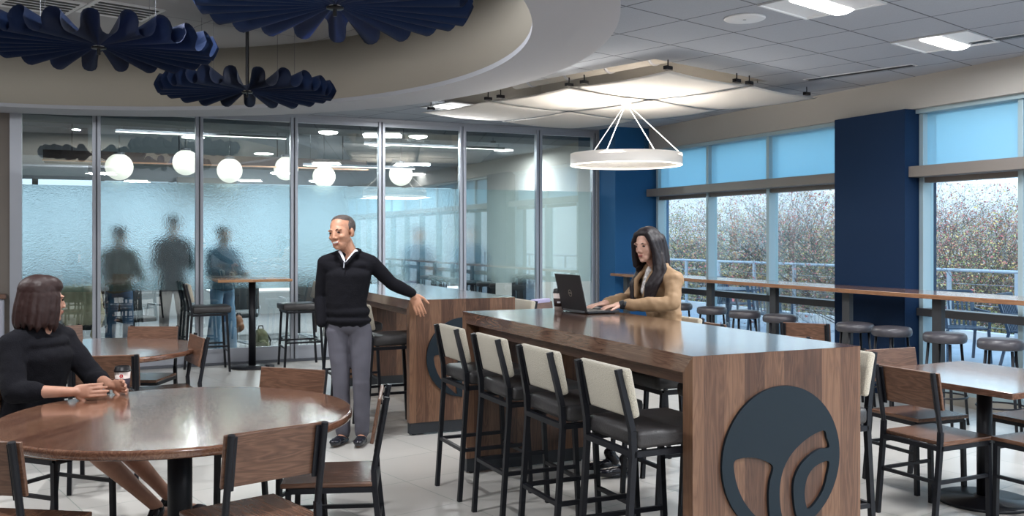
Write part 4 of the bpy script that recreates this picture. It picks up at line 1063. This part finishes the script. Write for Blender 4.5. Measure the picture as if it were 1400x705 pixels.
olive = mat('olive_top', (.075, .085, .06), .9); dark_c = mat('charcoal_top', (.02, .022, .03), .9); bluec = mat('slate_top', (.05, .09, .14), .9)
simple('person in an olive jacket and blue jeans standing behind the glass wall', .36, 12.95, R(150), 1.70, olive, denim, hair_br, arm=.3)
simple('tall person in black standing behind the glass wall left of the pub table', 1.02, 13.15, R(165), 1.86, dark_c, mat('black_trousers', (.015, .016, .02), .8), hair_b, arm=.28)
simple('person in dark top and wide pale jeans behind the pub table and glass', 1.62, 12.95, R(30), 1.70, bluec, mat('pale_denim', (.16, .28, .42), .85, vary=.2), hair_b, flare=.05, arm=.3)
simple('dark blurred person seated behind the glass right of the standing man', 4.45, 13.3, R(20), 1.72, bluec, dark_c, hair_b, seated=False, arm=.35)
simple('blurred person in slate top behind the last but one glass panel', 5.32, 13.4, R(-20), 1.72, bluec, dark_c, hair_br, arm=.3)

# ------------------------------------------------------------------ room beyond the glass: furniture
def globe(px_, py_, d, r, label):
    z = CAM_H+(325-py_)/FPX*d; p = W((px_-700)/FPX*d, d, z)
    t = thing('globe_pendant', label, 'pendant light', tuple(p), 0, 'round glowing pendants behind the glass')
    bm = bmesh.new(); pr = []
    for k in range(19):
        a = R(-90+k*(158)/18); pr.append((r*math.cos(a), r*math.sin(a)))
    pr[0] = (0, -r); lathe(bm, pr, 40); obj('globe', bm, globe_on, t, True)
    zt = pr[-1][1]
    bm = bmesh.new(); tube(bm, (0, 0, zt), (0, 0, zt+.03), r*.38, seg=24); obj('cap', bm, alum_d, t)
    bm = bmesh.new(); tube(bm, (0, 0, zt), (0, 0, CZ+.02-z), .004, seg=6); obj('cord', bm, blackm, t)
for a in ((163, 228, 13.0, .183, 'glowing globe pendant farthest left behind the glass wall'), (254, 222, 13.3, .180, 'glowing globe pendant half behind the second post of the glass wall'),
          (314, 233, 13.6, .178, 'glowing globe pendant above the pub table'), (391, 230, 14.0, .178, 'glowing globe pendant behind the third post of the glass wall'),
          (443, 241, 14.2, .170, 'glowing globe pendant above the standing man'), (548, 238, 14.4, .178, 'glowing globe pendant farthest right, past the man')): globe(*a)
def linelight(x0, x1, y, z, label):
    t = thing('linear_light', label, 'ceiling light', ((x0+x1)/2, y, z), 0, 'thin linear lights behind the glass')
    L = (x1-x0)/2
    obj('housing', B(-L, L, -.012, .012, .0, .03), alum_d, t); obj('diffuser', B(-L, L, -.009, .009, -.010, .0), line_on, t)
    bm = bmesh.new()
    for s in (-1, 1): tube(bm, (s*(L-.1), 0, .03), (s*(L-.1), 0, CZ+.02-z), .002, seg=5)
    obj('cable', bm, blackm, t)
    arealight('lamp', (0, 0, -.03), 2*L, 14*L, NEUT, parent=t, sizey=.03)
linelight(.24, 1.59, 13.3, 3.03, 'short linear light highest at the left behind the glass')
linelight(.33, 2.55, 13.45, 2.955, 'long linear light below the short one at the left behind the glass')
linelight(2.76, 5.19, 13.3, 3.03, 'long linear light high behind the glass above the man')
linelight(3.68, 5.92, 13.45, 2.93, 'linear light ending at the last but one glass panel')
linelight(2.76, 4.40, 13.3, 2.575, 'lowest linear light between the two right hand globes')
for x, y, lb in ((1.5, 15.5, 'nearest on the left'), (4.5, 15.5, 'nearest in the middle'), (6.8, 15.5, 'nearest on the right'), (3, 18, 'farthest one')):
    t = thing('back_room_light', 'round recessed light in the ceiling of the room behind the glass, '+lb, 'ceiling light', (x, y, CZ+.02), 0, 'recessed lights of the back room')
    bm = bmesh.new(); lathe(bm, [(0, 0), (.17, 0), (.17, -.012), (0, -.02)], 32); obj('diffuser', bm, lamp_on, t, True)
    arealight('lamp', (0, 0, -.06), .3, BACK_W, NEUT, parent=t)
for x, lb in ((2.95, 'bright round light in the dark bulkhead above the man, behind the glass'), (4.22, 'bright round light in the dark bulkhead above the far high table, behind the glass')):
    t = thing('bulkhead_light', lb, 'ceiling light', (x, 12.6, 2.98), 0, 'round lights in the bulkhead behind the glass')
    bm = bmesh.new(); lathe(bm, [(0, 0), (.13, 0), (.12, -.02), (0, -.045)], 32); obj('diffuser', bm, lamp_on, t, True)
    arealight('lamp', (0, 0, -.07), .25, 30, NEUT, parent=t)
# tables and office chairs
def office_table(x, y, lx, ly, label):
    t = thing('meeting_table', label, 'table', (x, y, 0), 0, 'white topped tables behind the glass')
    obj('tabletop', B(-lx/2, lx/2, -ly/2, ly/2, .71, .74, bev=.004), mat('laminate_white', (.62, .64, .66), .4), t)
    for a in (-1, 1):
        for b_ in (-1, 1): obj('leg', B(a*(lx/2-.08)-.02, a*(lx/2-.08)+.02, b_*(ly/2-.08)-.02, b_*(ly/2-.08)+.02, 0, .71), black, t)
office_table(-.2, 14.2, 1.5, .8, 'white topped table behind the glass at the far left')
office_table(2.6, 15.2, 1.8, .8, 'white topped table behind the glass beyond the pub table')
office_table(5.0, 14.6, 1.8, .8, 'white topped table behind the glass right of the man')
def make_ochair():
    t = thing('office_chair', '', 'chair', (0, 0, 0), 0); m1 = mat('chair_mesh_black', (.03, .035, .04), .7); m2 = mat('chair_shell_pale', (.5, .55, .6), .5)
    obj('seat', B(-.23, .23, -.22, .23, .44, .50, bev=.02), m1, t, True)
    obj('backrest', B(-.22, .22, -.26, -.225, .56, .95, bev=.015), m1, t, True)
    bm = bmesh.new()
    for s in (-1, 1): frame_tube(bm, [(s*.235, -.24, .60), (s*.235, -.22, .46)], .012); frame_tube(bm, [(s*.25, -.15, .46), (s*.26, -.12, .66), (s*.26, .12, .66)], .012)
    obj('armrest', bm, m2, t)
    bm = bmesh.new(); tube(bm, (0, 0, .10), (0, 0, .44), .025); obj('column', bm, m1, t)
    bm = bmesh.new()
    for k in range(5):
        a = 2*PI*k/5; tube(bm, (0, 0, .11), (.27*math.cos(a), .27*math.sin(a), .07), .018, .012)
    obj('base', bm, m2, t)
    for k in range(5):
        a = 2*PI*k/5; bm = bmesh.new(); tube(bm, (.27*math.cos(a)-.012*math.sin(a), .27*math.sin(a)+.012*math.cos(a), .030), (.27*math.cos(a)+.012*math.sin(a), .27*math.sin(a)-.012*math.cos(a), .030), .030, seg=16); obj('caster', bm, blackm, t)
    return t
oc = make_ochair()
ol = [(-.10, 12.75, 160, 'office chair with a tan sweater over it, left behind the glass'), (.55, 13.6, 200, 'office chair seen between the left post and the olive jacketed person'), (1.9, 13.7, 20, 'office chair behind the pub table and glass'), (2.9, 14.3, 10, 'office chair behind the glass left of the man'),
      (3.9, 13.9, -15, 'office chair behind the glass just right of the man'), (4.9, 13.9, 160, 'office chair between the two blurred people'), (5.6, 13.2, 190, 'office chair behind the glass above the lilac jacket'), (6.05, 13.0, 150, 'office chair in the last glass panel left of the laptop')]
for k, (x, y, a, lb) in enumerate(ol):
    if k == 0: oc.location = (x, y, 0); oc.rotation_euler = (0, 0, R(a)); oc['label'] = lb; oc['group'] = 'office chairs behind the glass'
    else: dup(oc, (x, y, 0), R(a), lb, 'office chairs behind the glass')
b = Blob(); tan = mat('tan_sweater', (.62, .53, .38), .95, bump=.2, bscale=150)
b.cap((-.20, 0, .93), .05, (.20, 0, .93), .05)
for x in (-.12, -.04, .04, .12): b.chain([((x, -.03, .92), .075), ((x*1.05, -.05, .62), .07), ((x*1.0, -.04, .56), .06)])
b.chain([((-.24, 0, .90), .06), ((-.30, -.02, .65), .055), ((-.27, .0, .42), .045)]); b.chain([((.20, -.02, .90), .06), ((.25, -.05, .62), .055), ((.17, -.04, .38), .042)])
sw = b.build('draped_sweater', tan, None, .010, 4, .02, .06); sw.location = (-.10, 12.47, .0); sw.scale = (.95, .8, 1); tag(sw, 'tan sweater draped over an office chair behind the left glass panel', 'sweater')
def bag(loc, m, label, s=1.0, rz=0, name='backpack'):
    t = thing(name, label, 'bag', loc, rz)
    b = Blob(); b.ell((0, 0, .20*s), (.13*s, .09*s, .20*s)); b.ell((0, 0, .12*s), (.15*s, .10*s, .12*s)); b.ell((0, -.09*s, .13*s), (.09*s, .04*s, .09*s)); b.build('bag_body', m, t, .009, 3, .01, .05)
    b = Blob(); b.chain([((-.03, 0, .39*s), .008), ((-.02, 0, .44*s), .008), ((.03, 0, .44*s), .008), ((.04, 0, .39*s), .008)]); b.chain([((.10*s, .05, .34*s), .012), ((.19*s, .06, .20*s), .012), ((.16*s, .04, .04*s), .012)]); b.build('strap', blackm, t, .006, 1)
    return t
pb_ = W((356-700)/FPX*12.6, 12.6); bag((pb_.x, pb_.y, .01), mat('olive_canvas', (.13, .13, .07), .85), 'olive backpack on the carpet behind the pub table column', .85, R(10))
pb_ = W((326-700)/FPX*12.7, 12.7); t = bag((pb_.x, pb_.y, .28), mat('tan_leather', (.25, .10, .045), .5), 'brown leather handbag hanging by the pale jeans behind the glass', .6, R(40), 'handbag')

# ------------------------------------------------------------------ outside: terrace, railing, patio furniture, trees
deckm = mat('terrace_concrete', (.36, .38, .42), .8, vary=.12, vscale=2)
struct('floor_terrace', B(7.62, 12.7, -6, 24, -.15, -.03), deckm)
struct('trim_3', B(12.55, 12.72, -6, 24, -.03, .10), mat('kerb_pale', (.55, .58, .62), .7))
rail = thing('terrace_railing', 'slim grey metal railing along the terrace edge outside the windows', 'railing', (12.45, 0, 0))
railm = mat('rail_grey', (.36, .42, .50), .45, .3)
bm = bmesh.new(); tube(bm, (0, -6, 1.05), (0, 24, 1.05), .025, seg=10); obj('top_rail', bm, railm, rail)
for k in range(26): obj('post', B(-.02, .02, -6+1.2*k-.03, -6+1.2*k+.03, -.03, 1.03), railm, rail)
bm = bmesh.new()
for z in (.2, .36, .52, .68, .84): tube(bm, (0, -6, z), (0, 24, z), .003, seg=5)
obj('cable', bm, railm, rail)
navm = mat('patio_blue', (.025, .05, .09), .45)
def make_pchair():
    t = thing('patio_chair', '', 'chair', (0, 0, 0), 0)
    bm = bmesh.new()
    for k in range(9): x = -.22+.055*k; frame_tube(bm, [(x, -.20, .42), (x*1.05, -.33, .86)], .010)
    obj('back_slats', bm, navm, t)
    bm = bmesh.new(); frame_tube(bm, [(-.25, -.34, .88), (.25, -.34, .88)], .016); obj('top_rail', bm, navm, t)
    bm = bmesh.new()
    for k in range(8): box(bm, -.24, .24, -.20+.058*k, -.165+.058*k, .42, .44)
    obj('seat', bm, navm, t)
    for s in (-1, 1):
        bm = bmesh.new(); frame_tube(bm, [(s*.25, -.34, .88), (s*.25, -.20, .42), (s*.26, -.30, 0)], .015); obj('leg', bm, navm, t)
        bm = bmesh.new(); frame_tube(bm, [(s*.25, .24, .42), (s*.26, .28, 0)], .015); obj('leg', bm, navm, t)
    for s in (-1, 1): bm = bmesh.new(); frame_tube(bm, [(s*.27, -.28, .65), (s*.27, .22, .64), (s*.26, .24, .43)], .014); obj('armrest', bm, navm, t)
    return t
pch = make_pchair()
# the script's terrace floor lies a little below the room
pl = [(10.3, 8.75, 150, 'dark slatted terrace chair seen through the right window'), (10.6, 7.95, 200, 'second dark slatted terrace chair at the right window, behind the first'), (9.55, 11.6, 160, 'dark slatted terrace chair left of the navy pier'),
      (9.1, 14.6, 160, 'dark slatted terrace chair seen just right of the typing woman'), (10.4, 13.6, 200, 'dark slatted terrace chair beyond the terrace table')]
for k, (x, y, a, lb) in enumerate(pl):
    if k == 0: pch.location = (x, y, -.03); pch.rotation_euler = (0, 0, R(a)); pch['label'] = lb; pch['group'] = 'slatted terrace chairs'
    else: dup(pch, (x, y, -.03), R(a), lb, 'slatted terrace chairs')
t = thing('patio_table', 'round dark terrace table with centre post outside the left windows', 'table', (9.75, 12.9, -.03))
bm = bmesh.new(); lathe(bm, [(0, .72), (.5, .72), (.5, .745), (0, .745)], 40); obj('tabletop', bm, navm, t)
bm = bmesh.new(); tube(bm, (0, 0, 0), (0, 0, .72), .04); lathe(bm, [(0, 0), (.28, 0), (.27, .02), (0, .03)], 32); obj('pedestal', bm, navm, t)
gr = struct('ground', B(12.8, 130, -60, 140, -4.9, -4.6), mat('meadow', (.20, .21, .13), .95, vary=.4, vscale=.6))
struct('ground_back', B(-60, 12.8, 20.3, 140, -4.9, -4.6), MATS['meadow'])
bark = mat('bark', (.060, .052, .052), .9)
def tree_mesh(seed, H=8.5, spread=1.0, depth=6, leaf=700, pal=(0, 1)):
    rnd = random.Random(seed); vb = []; fb = []; vl = []; fl = []; ml = []
    def seg(a, b, ra, rb):
        d = (b-a).normalized(); x = d.orthogonal().normalized(); y = d.cross(x); i = len(vb)
        for p, r in ((a, ra), (b, rb)):
            for k in range(3): an = 2*PI*k/3; vb.append(tuple(p+x*r*math.cos(an)+y*r*math.sin(an)))
        for k in range(3): fb.append((i+k, i+(k+1) % 3, i+3+(k+1) % 3, i+3+k))
    def leafs(p, n):
        for _ in range(n):
            c = p+Vector((rnd.gauss(0, .16), rnd.gauss(0, .16), rnd.gauss(0, .14))); s = rnd.uniform(.012, .030)
            u = Vector((rnd.uniform(-1, 1), rnd.uniform(-1, 1), rnd.uniform(-1, 1))).normalized(); v = u.orthogonal().normalized()
            i = len(vl)
            for q in (c-u*s, c+v*s*.6, c+u*s, c-v*s*.6): vl.append(tuple(q))
            fl.append((i, i+1, i+2, i+3)); ml.append(rnd.choice(pal))
    def grow(p, d, L, r, k):
        n = 3 if k < depth else 2
        for s in range(n):
            d = (d+Vector((rnd.gauss(0, .16), rnd.gauss(0, .16), rnd.gauss(0, .12)+.03))).normalized(); q = p+d*L/n; seg(p, q, r, r*.86); p = q; r *= .86
            if k >= 3 and rnd.random() < .5:
                e = (d+Vector((rnd.gauss(0, .7), rnd.gauss(0, .7), rnd.gauss(0, .5)))).normalized(); seg(p, p+e*L*.5, r*.5, r*.2); leafs(p+e*L*.4, leaf)
        if k == depth: leafs(p, leaf); return
        for _ in range(3 if k > 0 else 5):
            e = (d+Vector((rnd.gauss(0, .62*spread), rnd.gauss(0, .62*spread), rnd.gauss(.1, .35)))).normalized(); grow(p, e, L*rnd.uniform(.62, .86), r*.74, k+1)
    grow(Vector((0, 0, 0)), Vector((0, 0, 1)), H*.265, .12, 0)
    bmesh_ = bpy.data.meshes.new('branches'); bmesh_.from_pydata(vb, [], fb); bmesh_.materials.append(bark)
    lm_ = bpy.data.meshes.new('foliage'); lm_.from_pydata(vl, [], fl)
    for q in LEAVES: lm_.materials.append(q)
    lm_.polygons.foreach_set('material_index', ml)
    return bmesh_, lm_
LEAVES = [mat('leaf_red', (.48, .13, .14), .7), mat('leaf_yellow', (.58, .46, .17), .7), mat('leaf_green', (.22, .28, .11), .7), mat('leaf_rust', (.45, .22, .15), .7), mat('leaf_grey', (.34, .33, .32), .8)]
protos = [tree_mesh(1, 8.3, 1.0, 6, 2, (0, 3, 4, 0, 1)), tree_mesh(2, 7.6, 1.1, 6, 4, (1, 2, 2, 1, 4)), tree_mesh(3, 8.8, 1.0, 6, 1, (0, 4, 4, 3)), tree_mesh(4, 6.6, 1.2, 6, 5, (2, 2, 1, 4))]
rnd = random.Random(5); tl = ['bare branched tree with sparse red leaves beyond the terrace', 'yellow green tree beyond the terrace', 'nearly bare tree with dark twigs beyond the terrace', 'dense green shrubby tree beyond the terrace']
spots = []
for k in range(34):
    a = R(30+26*((k*0.618) % 1)); D = 17+1.1*k*.9; spots.append((D*math.sin(a), D*math.cos(a)))
spots += [(14.2, 11.7), (18.5, 14.2), (17.5, 19.0), (20, 24), (24, 20), (6, 34), (0, 33), (12, 36), (-5, 36), (3, 42), (17, 8), (19, 2)]
def view_x(x, y):
    s_, c_ = math.sin(R(-CAM_ROT)), math.cos(R(-CAM_ROT)); d = x*s_+y*c_
    return 700+FPX*(x*c_-y*s_)/d if d > 1 else 9999
bays = [(880, 'behind the far round corner of the windows' ), (974, 'through the first window pane'), (1055, 'through the second window pane'), (1141, 'through the third window pane'), (1247, 'hidden behind the navy pier'), (1400, 'through the right window'), (1e9, 'right of the picture')]
placed = []
for k, (x, y) in enumerate(spots):
    if x < 15 and y < 26 and k != 34: x = 15+rnd.random()*2
    v = view_x(x, y); where = 'past the back room' if v < 880 else [n_ for lim, n_ in bays if v < lim][0]
    placed.append((where, k % 4, math.hypot(x, y), k, x, y))
ORD = ['nearest', 'second nearest', 'third nearest', 'fourth nearest', 'fifth nearest', 'sixth nearest', 'seventh nearest', 'eighth nearest', 'ninth nearest']
for where, q, D_, k, x, y in sorted(placed, key=lambda p: p[3]):
    rank = sorted(p[2] for p in placed if p[0] == where and p[1] == q).index(D_)
    t = thing('tree', tl[q].replace(' beyond the terrace', '')+', '+ORD[rank]+' '+where, 'tree', (x, y, -4.65), rnd.uniform(0, 6.28), 'trees beyond the terrace: '+tl[q].split(' tree')[0])
    s = rnd.uniform(.85, 1.15)*(1.0 if y < 30 or x > 10 else .9); t.scale = (s, s, s*1.02)
    for nm, me in zip(('branches', 'foliage'), protos[q]):
        o = bpy.data.objects.new(nm, me); COL.objects.link(o); o.parent = t
    if q == 0: pass
# low scrub filling the ground between the trees
def scrub():
    rnd = random.Random(9); v = []; f_ = []; ml = []
    for _ in range(150000):
        a = R(rnd.uniform(20, 64)); D = rnd.uniform(17, 60); hgt = 2.9+min(2.0, (D-17)*.08)+1.3*math.sin(D*.9+a*23)*math.sin(a*31+D*.4)
        c = Vector((D*math.sin(a), D*math.cos(a), -4.6+hgt*rnd.random()**.6)); 
        if c.x < 13.4: continue
        s = rnd.uniform(.025, .06)*(D/22); u = Vector((rnd.uniform(-1, 1), rnd.uniform(-1, 1), rnd.uniform(-1, 1))).normalized(); w_ = u.orthogonal().normalized(); i = len(v)
        for q in (c-u*s, c+w_*s*.6, c+u*s, c-w_*s*.6): v.append(tuple(q))
        f_.append((i, i+1, i+2, i+3)); ml.append(rnd.choice((0, 1, 2, 2, 3, 4, 4)))
    me = bpy.data.meshes.new('undergrowth'); me.from_pydata(v, [], f_)
    for q in LEAVES: me.materials.append(q)
    me.polygons.foreach_set('material_index', ml); return me
sc_ = obj('undergrowth', scrub(), None); tag(sc_, 'tangled autumn undergrowth filling the slope below the trees', 'undergrowth', kind='stuff')
